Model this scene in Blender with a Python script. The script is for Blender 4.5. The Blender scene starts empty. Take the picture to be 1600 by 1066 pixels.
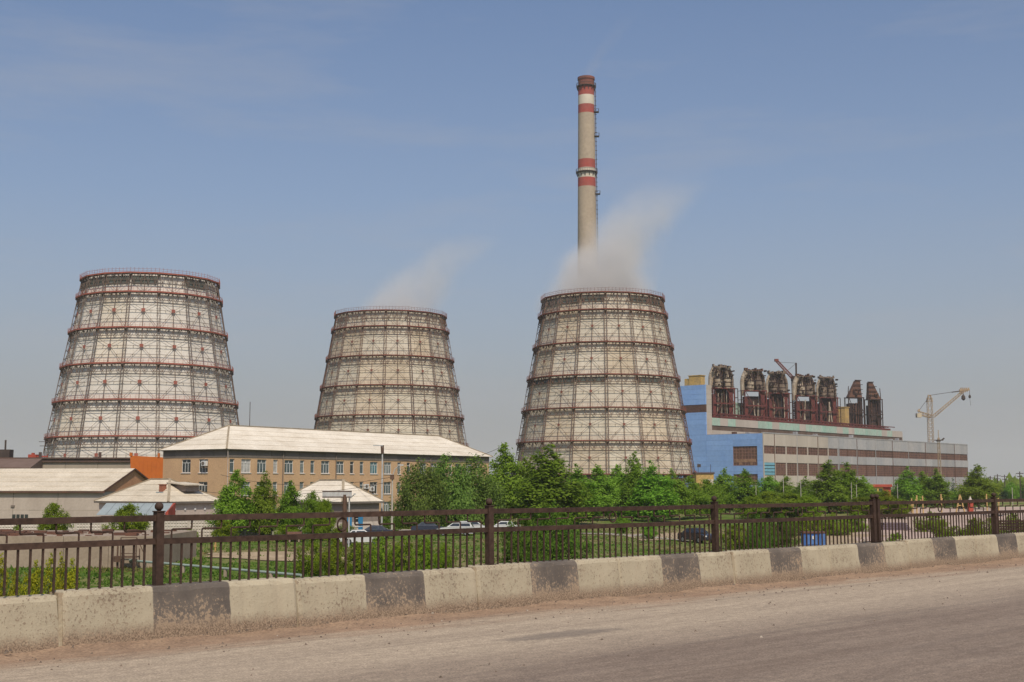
import bpy, math, random
import numpy as np
from mathutils import Vector, Matrix

random.seed(7)
rng = np.random.default_rng(11)
SC = bpy.context.scene
COL = SC.collection
R = math.radians

# ------------------------------------------------------------------ camera
EYE = 1.75            # eye height above the road (z = 0)
G = -4.25             # level of the land below the road embankment
F = 2000.0            # focal length in pixels of the 1600 px wide photo
PITCH = math.atan((755 - 533) / F)
cam = bpy.data.cameras.new('camera')
cam.sensor_width = 36.0
cam.lens = F / 1600 * 36.0
cam.clip_start = 0.1
cam.clip_end = 12000
camo = bpy.data.objects.new('camera', cam)
COL.objects.link(camo)
camo.location = (0, 0, EYE)
camo.rotation_euler = (R(90) + PITCH, 0, 0)
SC.camera = camo

# ------------------------------------------------------------------ sky and sun
SUN_EL, SUN_AZ = R(52), R(166)     # azimuth clockwise from +Y (view direction)
world = bpy.data.worlds.new('World')
SC.world = world
world.use_nodes = True
wn = world.node_tree.nodes
wl = world.node_tree.links
wn.clear()
w_out = wn.new('ShaderNodeOutputWorld')
w_bg = wn.new('ShaderNodeBackground')
w_bg.inputs['Strength'].default_value = 0.095
sky = wn.new('ShaderNodeTexSky')
sky.sky_type = 'NISHITA'
sky.sun_disc = False
sky.sun_elevation = SUN_EL
sky.sun_rotation = SUN_AZ
sky.altitude = 100
sky.air_density = 1.0
sky.dust_density = 2.0
sky.ozone_density = 1.5
# dull summer haze: the sky is toned down, greyer towards the horizon, with faint high wisps
w_tc = wn.new('ShaderNodeTexCoord')
w_sep = wn.new('ShaderNodeSeparateXYZ')
wl.new(w_tc.outputs['Generated'], w_sep.inputs[0])
w_ramp = wn.new('ShaderNodeValToRGB')
els = w_ramp.color_ramp.elements
els[0].position = 0.0; els[0].color = (1, 1, 1, 1)
els[1].position = 0.45; els[1].color = (0.0, 0.0, 0.0, 1)
e = els.new(0.10); e.color = (0.62, 0.62, 0.62, 1)
e = els.new(0.22); e.color = (0.26, 0.26, 0.26, 1)
wl.new(w_sep.outputs['Z'], w_ramp.inputs['Fac'])
w_tint = wn.new('ShaderNodeMix'); w_tint.data_type = 'RGBA'; w_tint.blend_type = 'MULTIPLY'
w_tint.inputs['Factor'].default_value = 1.0
wl.new(sky.outputs['Color'], w_tint.inputs[6])
w_tint.inputs[7].default_value = (0.95, 1.06, 1.20, 1)
w_hz = wn.new('ShaderNodeMix'); w_hz.data_type = 'RGBA'
wl.new(w_ramp.outputs['Color'], w_hz.inputs['Factor'])
wl.new(w_tint.outputs[2], w_hz.inputs[6])
w_hz.inputs[7].default_value = (3.6, 3.55, 3.72, 1)
w_map = wn.new('ShaderNodeMapping'); w_map.inputs['Scale'].default_value = (1.6, 1.6, 9.0)
w_map.inputs['Rotation'].default_value = (0.0, 0.12, 0.0)
wl.new(w_tc.outputs['Generated'], w_map.inputs[0])
w_no = wn.new('ShaderNodeTexNoise'); w_no.inputs['Scale'].default_value = 2.2
w_no.inputs['Detail'].default_value = 7; w_no.inputs['Roughness'].default_value = 0.62
wl.new(w_map.outputs[0], w_no.inputs['Vector'])
w_cr = wn.new('ShaderNodeValToRGB')
w_cr.color_ramp.elements[0].position = 0.50; w_cr.color_ramp.elements[0].color = (0, 0, 0, 1)
w_cr.color_ramp.elements[1].position = 0.85; w_cr.color_ramp.elements[1].color = (0.42, 0.42, 0.42, 1)
wl.new(w_no.outputs['Fac'], w_cr.inputs['Fac'])
w_cl = wn.new('ShaderNodeMix'); w_cl.data_type = 'RGBA'
wl.new(w_cr.outputs['Color'], w_cl.inputs['Factor'])
wl.new(w_hz.outputs[2], w_cl.inputs[6])
w_cl.inputs[7].default_value = (4.3, 4.3, 4.6, 1)
wl.new(w_cl.outputs[2], w_bg.inputs['Color'])
wl.new(w_bg.outputs[0], w_out.inputs['Surface'])

sun = bpy.data.lights.new('sun', 'SUN')
sun.energy = 3.6
sun.angle = R(0.8)
sun.color = (1.0, 0.90, 0.76)
suno = bpy.data.objects.new('sun', sun)
COL.objects.link(suno)
_sd = Vector((math.sin(SUN_AZ) * math.cos(SUN_EL), math.cos(SUN_AZ) * math.cos(SUN_EL), math.sin(SUN_EL)))
suno.rotation_euler = _sd.to_track_quat('Z', 'Y').to_euler()
suno.location = (30, -40, 60)

SC.view_settings.view_transform = 'Standard'
SC.view_settings.look = 'None'
SC.view_settings.exposure = 0.0
SC.view_settings.gamma = 1.0
SC.cycles.max_bounces = 6
SC.cycles.transparent_max_bounces = 8
SC.cycles.volume_bounces = 2
SC.cycles.use_denoising = True

# ------------------------------------------------------------------ helpers
cp, sp = math.cos(PITCH), math.sin(PITCH)
def at(px, py, Y):
    """world point seen at photo pixel (px, py) when it lies Y metres ahead"""
    cx, cy = (px - 800) / F, (533 - py) / F
    k = Y / (cp - cy * sp)
    return Vector((cx * k, Y, EYE + (sp + cy * cp) * k))
def gx(px, Y, py=755): return at(px, py, Y).x
def gz(py, Y): return at(800, py, Y).z
def ground_y(py): return (EYE - G) * 2012.0 / (py - 755)

class MB:
    def __init__(s): s.v = []; s.f = []; s.m = []
    def quad(s, a, b, c, d, m=0):
        n = len(s.v); s.v += [tuple(a), tuple(b), tuple(c), tuple(d)]; s.f.append((n, n+1, n+2, n+3)); s.m.append(m); return s
    def tri(s, a, b, c, m=0):
        n = len(s.v); s.v += [tuple(a), tuple(b), tuple(c)]; s.f.append((n, n+1, n+2)); s.m.append(m); return s
    def box(s, x0, x1, y0, y1, z0, z1, m=0):
        n = len(s.v)
        s.v += [(x0,y0,z0),(x1,y0,z0),(x1,y1,z0),(x0,y1,z0),(x0,y0,z1),(x1,y0,z1),(x1,y1,z1),(x0,y1,z1)]
        for q in ((3,2,1,0),(4,5,6,7),(0,1,5,4),(1,2,6,5),(2,3,7,6),(3,0,4,7)):
            s.f.append(tuple(n+i for i in q)); s.m.append(m)
        return s
    def hexa(s, p, m=0):
        n = len(s.v); s.v += [tuple(q) for q in p]
        for q in ((3,2,1,0),(4,5,6,7),(0,1,5,4),(1,2,6,5),(2,3,7,6),(3,0,4,7)):
            s.f.append(tuple(n+i for i in q)); s.m.append(m)
        return s
    def bar(s, a, b, w, h=None, n=4, m=0, w2=None, caps=True):
        a, b = Vector(a), Vector(b); d = b - a
        if d.length < 1e-6: return s
        d.normalize()
        up = Vector((0,0,1)) if abs(d.z) < 0.95 else Vector((1,0,0))
        x = d.cross(up).normalized(); y = x.cross(d).normalized()
        h = w if h is None else h; w2 = 1.0 if w2 is None else w2
        k = len(s.v)
        for (p, sc) in ((a, 1.0), (b, w2)):
            for i in range(n):
                t = 2*math.pi*(i+0.5)/n
                rr = 0.5/math.cos(math.pi/n)
                s.v.append(tuple(p + x*(math.cos(t)*w*rr*sc) + y*(math.sin(t)*h*rr*sc)))
        for i in range(n):
            j = (i+1) % n
            s.f.append((k+i, k+n+i, k+n+j, k+j)); s.m.append(m)
        if caps:
            s.f.append(tuple(k+i for i in range(n))); s.m.append(m)
            s.f.append(tuple(k+n+i for i in reversed(range(n)))); s.m.append(m)
        return s
    def path(s, pts, w, n=6, m=0):
        for a, b in zip(pts[:-1], pts[1:]): s.bar(a, b, w, n=n, m=m)
        return s
    def lathe(s, prof, n=16, m=0, c=(0,0,0), cap=True):
        k = len(s.v)
        for (r, z) in prof:
            for i in range(n):
                t = 2*math.pi*i/n
                s.v.append((c[0]+r*math.cos(t), c[1]+r*math.sin(t), c[2]+z))
        for j in range(len(prof)-1):
            for i in range(n):
                i2 = (i+1) % n
                s.f.append((k+j*n+i, k+j*n+i2, k+(j+1)*n+i2, k+(j+1)*n+i)); s.m.append(m)
        if cap:
            s.f.append(tuple(k+i for i in reversed(range(n)))); s.m.append(m)
            q = k+(len(prof)-1)*n
            s.f.append(tuple(q+i for i in range(n))); s.m.append(m)
        return s
    def mesh(s, name, mats, smooth=False):
        me = bpy.data.meshes.new(name)
        me.from_pydata(s.v, [], s.f)
        for mt in (mats if isinstance(mats, (list, tuple)) else [mats]): me.materials.append(mt)
        me.polygons.foreach_set('material_index', s.m)
        if smooth: me.polygons.foreach_set('use_smooth', [True]*len(me.polygons))
        me.update()
        return me
    def build(s, name, mats, parent=None, smooth=False, loc=None, rz=None):
        return link(name, s.mesh(name, mats, smooth), parent, loc, rz)

def link(name, me, parent=None, loc=None, rz=None):
    o = bpy.data.objects.new(name, me); COL.objects.link(o)
    if parent is not None: o.parent = parent
    if loc is not None: o.location = loc
    if rz is not None: o.rotation_euler = (0, 0, rz)
    return o
def empty(name, loc=(0,0,0), rz=0.0):
    o = bpy.data.objects.new(name, None); COL.objects.link(o)
    o.location = loc; o.rotation_euler = (0, 0, rz); o.empty_display_size = 0.5
    return o
def tag(o, label, cat=None, group=None, kind=None):
    if label: o['label'] = label
    if cat: o['category'] = cat
    if group: o['group'] = group
    if kind: o['kind'] = kind
    return o
def structure(o): o['kind'] = 'structure'; return o

def srgb(r, g, b):
    f = lambda c: (c/255/12.92) if c/255 <= 0.04045 else ((c/255+0.055)/1.055)**2.4
    return (f(r), f(g), f(b))

MATS = {}
def mat(name, col, rough=0.85, var=0.25, scale=0.6, col2=None, bump=0.0, bscale=40.0, metal=0.0, stretch=(1,1,1), fine=0.0, rnd=0.0, spec=0.3):
    """principled material: base colour drifting to col2 (or a darker tone) with two scales of noise"""
    if name in MATS: return MATS[name]
    m = bpy.data.materials.new(name); m.use_nodes = True
    nt = m.node_tree; n = nt.nodes; l = nt.links
    b = n['Principled BSDF']
    b.inputs['Roughness'].default_value = rough; b.inputs['Metallic'].default_value = metal
    b.inputs['Specular IOR Level'].default_value = spec
    tc = n.new('ShaderNodeTexCoord'); mp = n.new('ShaderNodeMapping')
    mp.inputs['Scale'].default_value = stretch
    l.new(tc.outputs['Object'], mp.inputs[0])
    no = n.new('ShaderNodeTexNoise'); no.inputs['Scale'].default_value = scale; no.inputs['Detail'].default_value = 6
    no.inputs['Roughness'].default_value = 0.65
    l.new(mp.outputs[0], no.inputs['Vector'])
    rp = n.new('ShaderNodeMapRange'); rp.inputs[1].default_value = 0.36; rp.inputs[2].default_value = 0.68
    l.new(no.outputs['Fac'], rp.inputs[0])
    mx = n.new('ShaderNodeMix'); mx.data_type = 'RGBA'
    c2 = col2 or tuple(c*(1-var*1.6) for c in col)
    mx.inputs[6].default_value = (*col, 1); mx.inputs[7].default_value = (*c2, 1)
    l.new(rp.outputs[0], mx.inputs['Factor'])
    out = mx.outputs[2]
    if rnd > 0:
        oi = n.new('ShaderNodeObjectInfo'); mr = n.new('ShaderNodeMapRange')
        mr.inputs[3].default_value = 1-rnd; mr.inputs[4].default_value = 1+rnd*0.6
        l.new(oi.outputs['Random'], mr.inputs[0])
        vm = n.new('ShaderNodeVectorMath'); vm.operation = 'SCALE'
        l.new(out, vm.inputs[0]); l.new(mr.outputs[0], vm.inputs['Scale']); out = vm.outputs[0]
    if fine > 0:
        n2 = n.new('ShaderNodeTexNoise'); n2.inputs['Scale'].default_value = bscale; n2.inputs['Detail'].default_value = 3
        l.new(tc.outputs['Object'], n2.inputs['Vector'])
        m2 = n.new('ShaderNodeMapRange'); m2.inputs[1].default_value = 0.3; m2.inputs[2].default_value = 0.7
        m2.inputs[3].default_value = 1-fine; m2.inputs[4].default_value = 1+fine
        l.new(n2.outputs['Fac'], m2.inputs[0])
        vm = n.new('ShaderNodeVectorMath'); vm.operation = 'SCALE'
        l.new(out, vm.inputs[0]); l.new(m2.outputs[0], vm.inputs['Scale']); out = vm.outputs[0]
    l.new(out, b.inputs['Base Color'])
    if bump > 0:
        n3 = n.new('ShaderNodeTexNoise'); n3.inputs['Scale'].default_value = bscale; n3.inputs['Detail'].default_value = 5
        l.new(tc.outputs['Object'], n3.inputs['Vector'])
        bp = n.new('ShaderNodeBump'); bp.inputs['Strength'].default_value = bump; bp.inputs['Distance'].default_value = 0.02
        l.new(n3.outputs['Fac'], bp.inputs['Height']); l.new(bp.outputs[0], b.inputs['Normal'])
    MATS[name] = m
    return m

def leaf_mat(name, c1, c2, rough=0.6):
    m = bpy.data.materials.new(name); m.use_nodes = True
    nt = m.node_tree; n = nt.nodes; l = nt.links
    b = n['Principled BSDF']; b.inputs['Roughness'].default_value = rough; b.inputs['Specular IOR Level'].default_value = 0.08
    ge = n.new('ShaderNodeNewGeometry'); oi = n.new('ShaderNodeObjectInfo')
    mx = n.new('ShaderNodeMix'); mx.data_type = 'RGBA'
    mx.inputs[6].default_value = (*c1, 1); mx.inputs[7].default_value = (*c2, 1)
    l.new(ge.outputs['Random Per Island'], mx.inputs['Factor'])
    hs = n.new('ShaderNodeHueSaturation')
    mr = n.new('ShaderNodeMapRange'); mr.inputs[3].default_value = 0.468; mr.inputs[4].default_value = 0.500
    l.new(oi.outputs['Random'], mr.inputs[0]); l.new(mr.outputs[0], hs.inputs['Hue'])
    mv = n.new('ShaderNodeMapRange'); mv.inputs[3].default_value = 0.78; mv.inputs[4].default_value = 1.2
    l.new(oi.outputs['Random'], mv.inputs[0]); l.new(mv.outputs[0], hs.inputs['Value'])
    l.new(mx.outputs[2], hs.inputs['Color']); l.new(hs.outputs[0], b.inputs['Base Color'])
    tr = n.new('ShaderNodeBsdfTranslucent'); l.new(hs.outputs[0], tr.inputs['Color'])
    ms = n.new('ShaderNodeMixShader'); ms.inputs[0].default_value = 0.48
    l.new(b.outputs[0], ms.inputs[1]); l.new(tr.outputs[0], ms.inputs[2])
    l.new(ms.outputs[0], n['Material Output'].inputs['Surface'])
    return m

# ------------------------------------------------------------------ land, road, embankment
RA = R(45.53)                                   # heading of the road right of the view direction
RO = Vector((gx(100, 13.65), 13.65, 0.0))       # joint of two barrier blocks: origin of the road frame
RRZ = R(90) - RA                                # local x along the road, local y away from the camera
ru = Vector((math.sin(RA), math.cos(RA), 0)); rv = Vector((-math.cos(RA), math.sin(RA), 0))
def to_road(p): d = Vector((p[0], p[1], 0)) - Vector((RO.x, RO.y, 0)); return d.dot(ru), d.dot(rv)

def nodes_of(name):
    m = bpy.data.materials.new(name); m.use_nodes = True
    return m, m.node_tree.nodes, m.node_tree.links, m.node_tree.nodes['Principled BSDF']
def noise(n, l, vec, scale, detail=6, rough=0.6):
    t = n.new('ShaderNodeTexNoise'); t.inputs['Scale'].default_value = scale
    t.inputs['Detail'].default_value = detail; t.inputs['Roughness'].default_value = rough
    l.new(vec, t.inputs['Vector']); return t.outputs['Fac']
def maprange(n, l, v, a, b, c=0.0, d=1.0):
    t = n.new('ShaderNodeMapRange'); t.inputs[1].default_value = a; t.inputs[2].default_value = b
    t.inputs[3].default_value = c; t.inputs[4].default_value = d
    l.new(v, t.inputs[0]); return t.outputs[0]
def math_(n, l, op, a, b):
    t = n.new('ShaderNodeMath'); t.operation = op
    for i, q in enumerate((a, b)):
        if isinstance(q, (int, float)): t.inputs[i].default_value = q
        else: l.new(q, t.inputs[i])
    return t.outputs[0]
def mixc(n, l, fac, a, b, blend='MIX'):
    t = n.new('ShaderNodeMix'); t.data_type = 'RGBA'; t.blend_type = blend
    if isinstance(fac, (int, float)): t.inputs['Factor'].default_value = fac
    else: l.new(fac, t.inputs['Factor'])
    for i, q in ((6, a), (7, b)):
        if isinstance(q, tuple): t.inputs[i].default_value = (*q, 1) if len(q) == 3 else q
        else: l.new(q, t.inputs[i])
    return t.outputs[2]
def mapping(n, l, vec, scale):
    t = n.new('ShaderNodeMapping'); t.inputs['Scale'].default_value = scale; l.new(vec, t.inputs[0]); return t.outputs[0]

# --- the open land: grass with dry and bare patches
m_land, n, l, b = nodes_of('grassland')
tc = n.new('ShaderNodeTexCoord').outputs['Object']
big = noise(n, l, tc, 0.035, 5, 0.6); mid = noise(n, l, tc, 0.22, 6, 0.65); fin = noise(n, l, tc, 2.6, 5, 0.7)
c = mixc(n, l, maprange(n, l, mid, 0.35, 0.65), (0.080, 0.155, 0.018), (0.165, 0.195, 0.036))
c = mixc(n, l, maprange(n, l, math_(n, l, 'ADD', big, math_(n, l, 'MULTIPLY', mid, 0.35)), 0.60, 0.76), c, (0.27, 0.215, 0.10))
c = mixc(n, l, maprange(n, l, fin, 0.3, 0.7, 0.0, 0.55), c, (0.03, 0.055, 0.01), 'MIX')
l.new(c, b.inputs['Base Color']); b.inputs['Roughness'].default_value = 0.95; b.inputs['Specular IOR Level'].default_value = 0.1
land = MB()
NX, NY = 60, 60
xs = np.concatenate([-np.geomspace(4000, 160, 12), np.linspace(-140, 140, 57), np.geomspace(160, 4000, 12)])
ys = np.concatenate([np.linspace(-300, 20, 9), np.linspace(30, 360, 67), np.geomspace(380, 9000, 16)])
def land_z(x, y):
    k = min(1.0, max(0.0, (y-30)/40.0)) * (1.0 if y < 330 else max(0.0, 1-(y-330)/60))
    return G + k*(0.10*math.sin(x*0.11+1.3)*math.cos(y*0.09) + 0.06*math.sin(x*0.31)*math.sin(y*0.27+0.5))
idx = {}
for j, y in enumerate(ys):
    for i, x in enumerate(xs):
        idx[i, j] = len(land.v); land.v.append((x, y, land_z(x, y)))
for j in range(len(ys)-1):
    for i in range(len(xs)-1):
        land.f.append((idx[i, j], idx[i+1, j], idx[i+1, j+1], idx[i, j+1])); land.m.append(0)
structure(land.build('ground', m_land, smooth=True))

# --- bare and paved patches on the land
m_sand = mat('bare_sand', (0.40, 0.30, 0.19), 0.95, 0.3, 0.25, (0.28, 0.21, 0.12), fine=0.25, bscale=3.0)
m_pink = mat('pink_gravel', (0.46, 0.34, 0.28), 0.95, 0.2, 0.12, (0.36, 0.27, 0.20), fine=0.2, bscale=2.0)
m_lane = mat('pale_lane', (0.36, 0.31, 0.25), 0.95, 0.2, 0.2, fine=0.15, bscale=2.0)
def patch(name, pts, material, dz, jit=0.8):
    """flat irregular sheet a few millimetres above the land"""
    P = []
    for (a, c_) in zip(pts, pts[1:]+pts[:1]):
        a, c_ = Vector(a), Vector(c_); k = max(2, int((c_-a).length/4))
        for i in range(k):
            q = a.lerp(c_, i/k); P.append((q.x+random.uniform(-jit, jit), q.y+random.uniform(-jit, jit)))
    mb = MB(); cx = sum(p[0] for p in P)/len(P); cy = sum(p[1] for p in P)/len(P)
    for t in np.linspace(0.08, 1, 14):
        for (x, y) in P: mb.v.append((cx+(x-cx)*t, cy+(y-cy)*t, land_z(cx+(x-cx)*t, cy+(y-cy)*t)+dz))
    k = len(P)
    for j in range(13):
        for i in range(k):
            i2 = (i+1) % k; mb.f.append((j*k+i, j*k+i2, (j+1)*k+i2, (j+1)*k+i)); mb.m.append(0)
    mb.f.append(tuple(range(k))); mb.m.append(0)
    return structure(mb.build(name, material, smooth=True))
def gp(px, py):
    Y = ground_y(py); return (gx(px, Y), Y)
patch('path', [gp(330, 866), gp(450, 862), gp(530, 868), gp(640, 876), gp(640, 884), gp(520, 880), gp(430, 876), gp(330, 872)], m_sand, 0.05)
patch('plaza', [gp(1335, 812), gp(1420, 793), gp(1720, 791), gp(1720, 830), gp(1560, 836), gp(1460, 846), gp(1340, 850)], m_pink, 0.05, 0.5)
patch('sand_patch', [gp(1255, 842), gp(1320, 832), gp(1400, 838), gp(1420, 870), gp(1330, 885), gp(1240, 872)], m_sand, 0.045)
patch('lane', [gp(-80, 831), gp(400, 830), gp(780, 826), gp(800, 830), gp(400, 836), gp(-80, 838)], m_lane, 0.04, 0.2)
patch('footpath', [gp(900, 832), gp(1000, 835), gp(1080, 845), gp(1080, 846.5), gp(1000, 837), gp(900, 834)], m_lane, 0.06, 0.1)
patch('bare_strip', [gp(960, 836), gp(1050, 832), gp(1100, 838), gp(1010, 846)], m_sand, 0.055)

# --- road: dusty asphalt, dirt swept against the barrier
m_road, n, l, b = nodes_of('dusty_asphalt')
tc = n.new('ShaderNodeTexCoord').outputs['Object']
sx = n.new('ShaderNodeSeparateXYZ'); l.new(tc, sx.inputs[0])
edge = noise(n, l, mapping(n, l, tc, (0.35, 1.0, 1.0)), 0.9, 5, 0.6)
streak = noise(n, l, mapping(n, l, tc, (0.10, 1.6, 1.0)), 1.3, 6, 0.65)
grain = noise(n, l, tc, 42, 4, 0.75); grain2 = noise(n, l, tc, 150, 2, 0.6); blotch = noise(n, l, tc, 0.55, 6, 0.6)
yy = math_(n, l, 'ADD', sx.outputs['Y'], math_(n, l, 'MULTIPLY', math_(n, l, 'SUBTRACT', edge, 0.5), 1.5))
yy = math_(n, l, 'ADD', yy, math_(n, l, 'MULTIPLY', math_(n, l, 'SUBTRACT', streak, 0.5), 1.6))
asph = mixc(n, l, maprange(n, l, streak, 0.36, 0.66), (0.192, 0.142, 0.106), (0.258, 0.197, 0.148))
asph = mixc(n, l, maprange(n, l, blotch, 0.5, 0.75, 0, 0.5), asph, (0.165, 0.122, 0.093))
dust = mixc(n, l, maprange(n, l, streak, 0.35, 0.7), (0.41, 0.325, 0.235), (0.325, 0.255, 0.185))
dirt = mixc(n, l, maprange(n, l, blotch, 0.35, 0.65), (0.35, 0.235, 0.155), (0.245, 0.163, 0.108))
c = mixc(n, l, maprange(n, l, yy, -4.6, -2.9), asph, dust)
c = mixc(n, l, maprange(n, l, yy, -1.15, -0.45), c, dirt)
g1 = maprange(n, l, grain, 0.34, 0.66, 0.58, 1.42); g2 = maprange(n, l, grain2, 0.3, 0.7, 0.85, 1.15)
vs = n.new('ShaderNodeVectorMath'); vs.operation = 'SCALE'; l.new(c, vs.inputs[0]); g3 = maprange(n, l, noise(n, l, tc, 9, 5, .75), 0.34, 0.66, 0.82, 1.18); g4 = maprange(n, l, noise(n, l, mapping(n, l, tc, (.5, 2.2, 1)), 5, 6, .75), 0.34, 0.66, 0.86, 1.14)
l.new(math_(n, l, 'MULTIPLY', math_(n, l, 'MULTIPLY', g1, g2), math_(n, l, 'MULTIPLY', g3, g4)), vs.inputs['Scale'])
# cracks
vor = n.new('ShaderNodeTexVoronoi'); vor.feature = 'DISTANCE_TO_EDGE'; vor.inputs['Scale'].default_value = 0.5
wv = n.new('ShaderNodeVectorMath'); wv.operation = 'ADD'
nz = n.new('ShaderNodeTexNoise'); nz.inputs['Scale'].default_value = 1.7; nz.inputs['Detail'].default_value = 6; l.new(tc, nz.inputs['Vector'])
l.new(tc, wv.inputs[0]); l.new(nz.outputs['Color'], wv.inputs[1]); l.new(wv.outputs[0], vor.inputs['Vector'])
crk = math_(n, l, 'MULTIPLY', maprange(n, l, vor.outputs['Distance'], 0.004, 0.014, 1, 0), maprange(n, l, blotch, 0.50, 0.66, 0, 0.22))
st_x = math_(n, l, 'MULTIPLY', math_(n, l, 'SUBTRACT', sx.outputs['X'], 4.9), 0.85); st_y = math_(n, l, 'MULTIPLY', math_(n, l, 'ADD', sx.outputs['Y'], 2.65), 3.2)
st_d = math_(n, l, 'SQRT', math_(n, l, 'ADD', math_(n, l, 'MULTIPLY', st_x, st_x), math_(n, l, 'MULTIPLY', st_y, st_y)), 0.0)
st_d = math_(n, l, 'ADD', st_d, math_(n, l, 'MULTIPLY', math_(n, l, 'SUBTRACT', noise(n, l, tc, 3.0, 5, .6), 0.5), 1.3))
stain = mixc(n, l, maprange(n, l, st_d, 0.55, 1.0, 0.6, 0.0), vs.outputs[0], (0.14, 0.115, 0.095))
trk = noise(n, l, mapping(n, l, tc, (0.03, 3.2, 1.0)), 1.0, 3, .5)
stain = mixc(n, l, maprange(n, l, trk, 0.55, 0.72, 0.0, 0.28), stain, (0.12, 0.092, 0.076))
c = mixc(n, l, crk, stain, (0.07, 0.052, 0.042))
l.new(c, b.inputs['Base Color']); b.inputs['Roughness'].default_value = 0.9; b.inputs['Specular IOR Level'].default_value = 0.25
bp = n.new('ShaderNodeBump'); bp.inputs['Strength'].default_value = 0.5; bp.inputs['Distance'].default_value = 0.012
l.new(math_(n, l, 'ADD', grain, math_(n, l, 'MULTIPLY', blotch, 0.6)), bp.inputs['Height']); l.new(bp.outputs[0], b.inputs['Normal'])
rd = MB()
xs = np.linspace(-40, 150, 20); ys = [-30, -22, -14, -9, -6, -4, -2.5, -1.2, 0.0, 0.55]
for j, y in enumerate(ys):
    for x in xs: rd.v.append((x, y, 0.0))
for j in range(len(ys)-1):
    for i in range(len(xs)-1):
        k = j*len(xs)+i; rd.f.append((k, k+1, k+1+len(xs), k+len(xs))); rd.m.append(0)
structure(rd.build('road', m_road, loc=RO, rz=RRZ))
em = MB()
for x0, x1 in zip(xs[:-1], xs[1:]):
    em.quad((x0, 0.55, 0), (x1, 0.55, 0), (x1, 8.5, G-0.4), (x0, 8.5, G-0.4))
    em.quad((x1, -30, 0), (x0, -30, 0), (x0, -38, G-0.4), (x1, -38, G-0.4))
structure(em.build('embankment', m_land, loc=RO, rz=RRZ))

# --- ridge of swept dirt lying at the barrier foot, and loose stones
m_dirt = mat('swept_dirt', (0.33, 0.225, 0.148), 0.97, 0.3, 2.2, (0.225, 0.150, 0.100), bump=0.8, bscale=30, fine=0.25)
vg = MB(); NXV, NYV = 700, 14
for i in range(NXV):
    x = -3.5+i*0.045
    wob = 0.42+0.12*math.sin(x*0.9)+0.10*math.sin(x*2.7+1)+0.05*math.sin(x*7.1)
    for j in range(NYV):
        t = j/(NYV-1); y = -wob*(1-t)+0.06*t
        h = 0.042*t**1.6*(0.7+0.45*math.sin(x*1.7+0.6)+0.25*math.sin(x*5.3)) + random.uniform(-1, 1)*0.008*min(1, 4*t)
        vg.v.append((x, y, max(-0.004 if j == 0 else 0.002, h)))
for i in range(NXV-1):
    for j in range(NYV-1):
        k = i*NYV+j; vg.f.append((k, k+NYV, k+NYV+1, k+1)); vg.m.append(0)
tag(vg.build('verge_dirt', m_dirt, smooth=True, loc=RO, rz=RRZ), 'brown dirt swept into a ridge along the barrier foot', 'dirt', kind='stuff')
m_peb = mat('pebble', (0.26, 0.20, 0.15), 0.95, 0.5, 5.0, (0.12, 0.09, 0.07), rnd=0.3)
m_pebl = mat('pebble_pale', (0.46, 0.39, 0.31), 0.95, 0.3, 5.0)
pb = MB()
for k in range(1000):
    x = random.uniform(-3.4, 28); y = -abs(random.gauss(0, 0.75)) - 0.02 if random.random() < 0.8 else -random.uniform(0.2, 4.5)
    s = random.choice((0.006, 0.008, 0.010, 0.014, 0.018, 0.024)) * (1.5 if random.random() < 0.05 else 1)
    a = random.uniform(0, 6.28); z = s*0.3 + (0.06 if y > -0.25 else 0.0)
    q = [(math.cos(a+i*2.1)*s*random.uniform(.7, 1.2), math.sin(a+i*2.1)*s*random.uniform(.7, 1.2)) for i in range(3)]
    t0 = len(pb.v); mi = 1 if random.random() < 0.05 else 0
    pb.v += [(x+p[0], y+p[1], z-s*0.4) for p in q] + [(x+q[0][1]*.3, y+q[0][0]*.3, z+s*0.6)]
    for f in ((0, 1, 3), (1, 2, 3), (2, 0, 3)): pb.f.append(tuple(t0+i for i in f)); pb.m.append(mi)
tag(pb.build('gravel', [m_peb, m_pebl], loc=RO, rz=RRZ), 'loose small stones scattered on the dusty road edge', 'gravel', kind='stuff')

# ------------------------------------------------------------------ painted concrete barrier blocks
m_bar, n, l, b = nodes_of('painted_concrete')
tcn = n.new('ShaderNodeTexCoord'); oi = n.new('ShaderNodeObjectInfo')
off = n.new('ShaderNodeVectorMath'); off.operation = 'SCALE'; off.inputs[0].default_value = (37, 11, 5); l.new(oi.outputs['Random'], off.inputs['Scale'])
ad = n.new('ShaderNodeVectorMath'); ad.operation = 'ADD'; l.new(tcn.outputs['Object'], ad.inputs[0]); l.new(off.outputs[0], ad.inputs[1])
v = ad.outputs[0]
sx = n.new('ShaderNodeSeparateXYZ'); l.new(tcn.outputs['Object'], sx.inputs[0])
sp1 = noise(n, l, mapping(n, l, v, (1, 1, 0.8)), 30, 4, 0.75); sp2 = noise(n, l, v, 6.5, 5, 0.65); sp3 = noise(n, l, v, 1.6, 5, 0.6)
streakv = noise(n, l, mapping(n, l, v, (1, 1, 0.12)), 7, 4, 0.6)
cream = mixc(n, l, maprange(n, l, sp3, 0.35, 0.7), (0.440, 0.378, 0.268), (0.355, 0.302, 0.212))
cream = mixc(n, l, maprange(n, l, streakv, 0.5, 0.75, 0, 0.45), cream, (0.36, 0.285, 0.20))
black = mixc(n, l, maprange(n, l, sp3, 0.35, 0.65), (0.112, 0.094, 0.080), (0.175, 0.145, 0.118))
conc = mixc(n, l, maprange(n, l, sp2, 0.35, 0.65), (0.27, 0.20, 0.135), (0.16, 0.118, 0.085))
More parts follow.
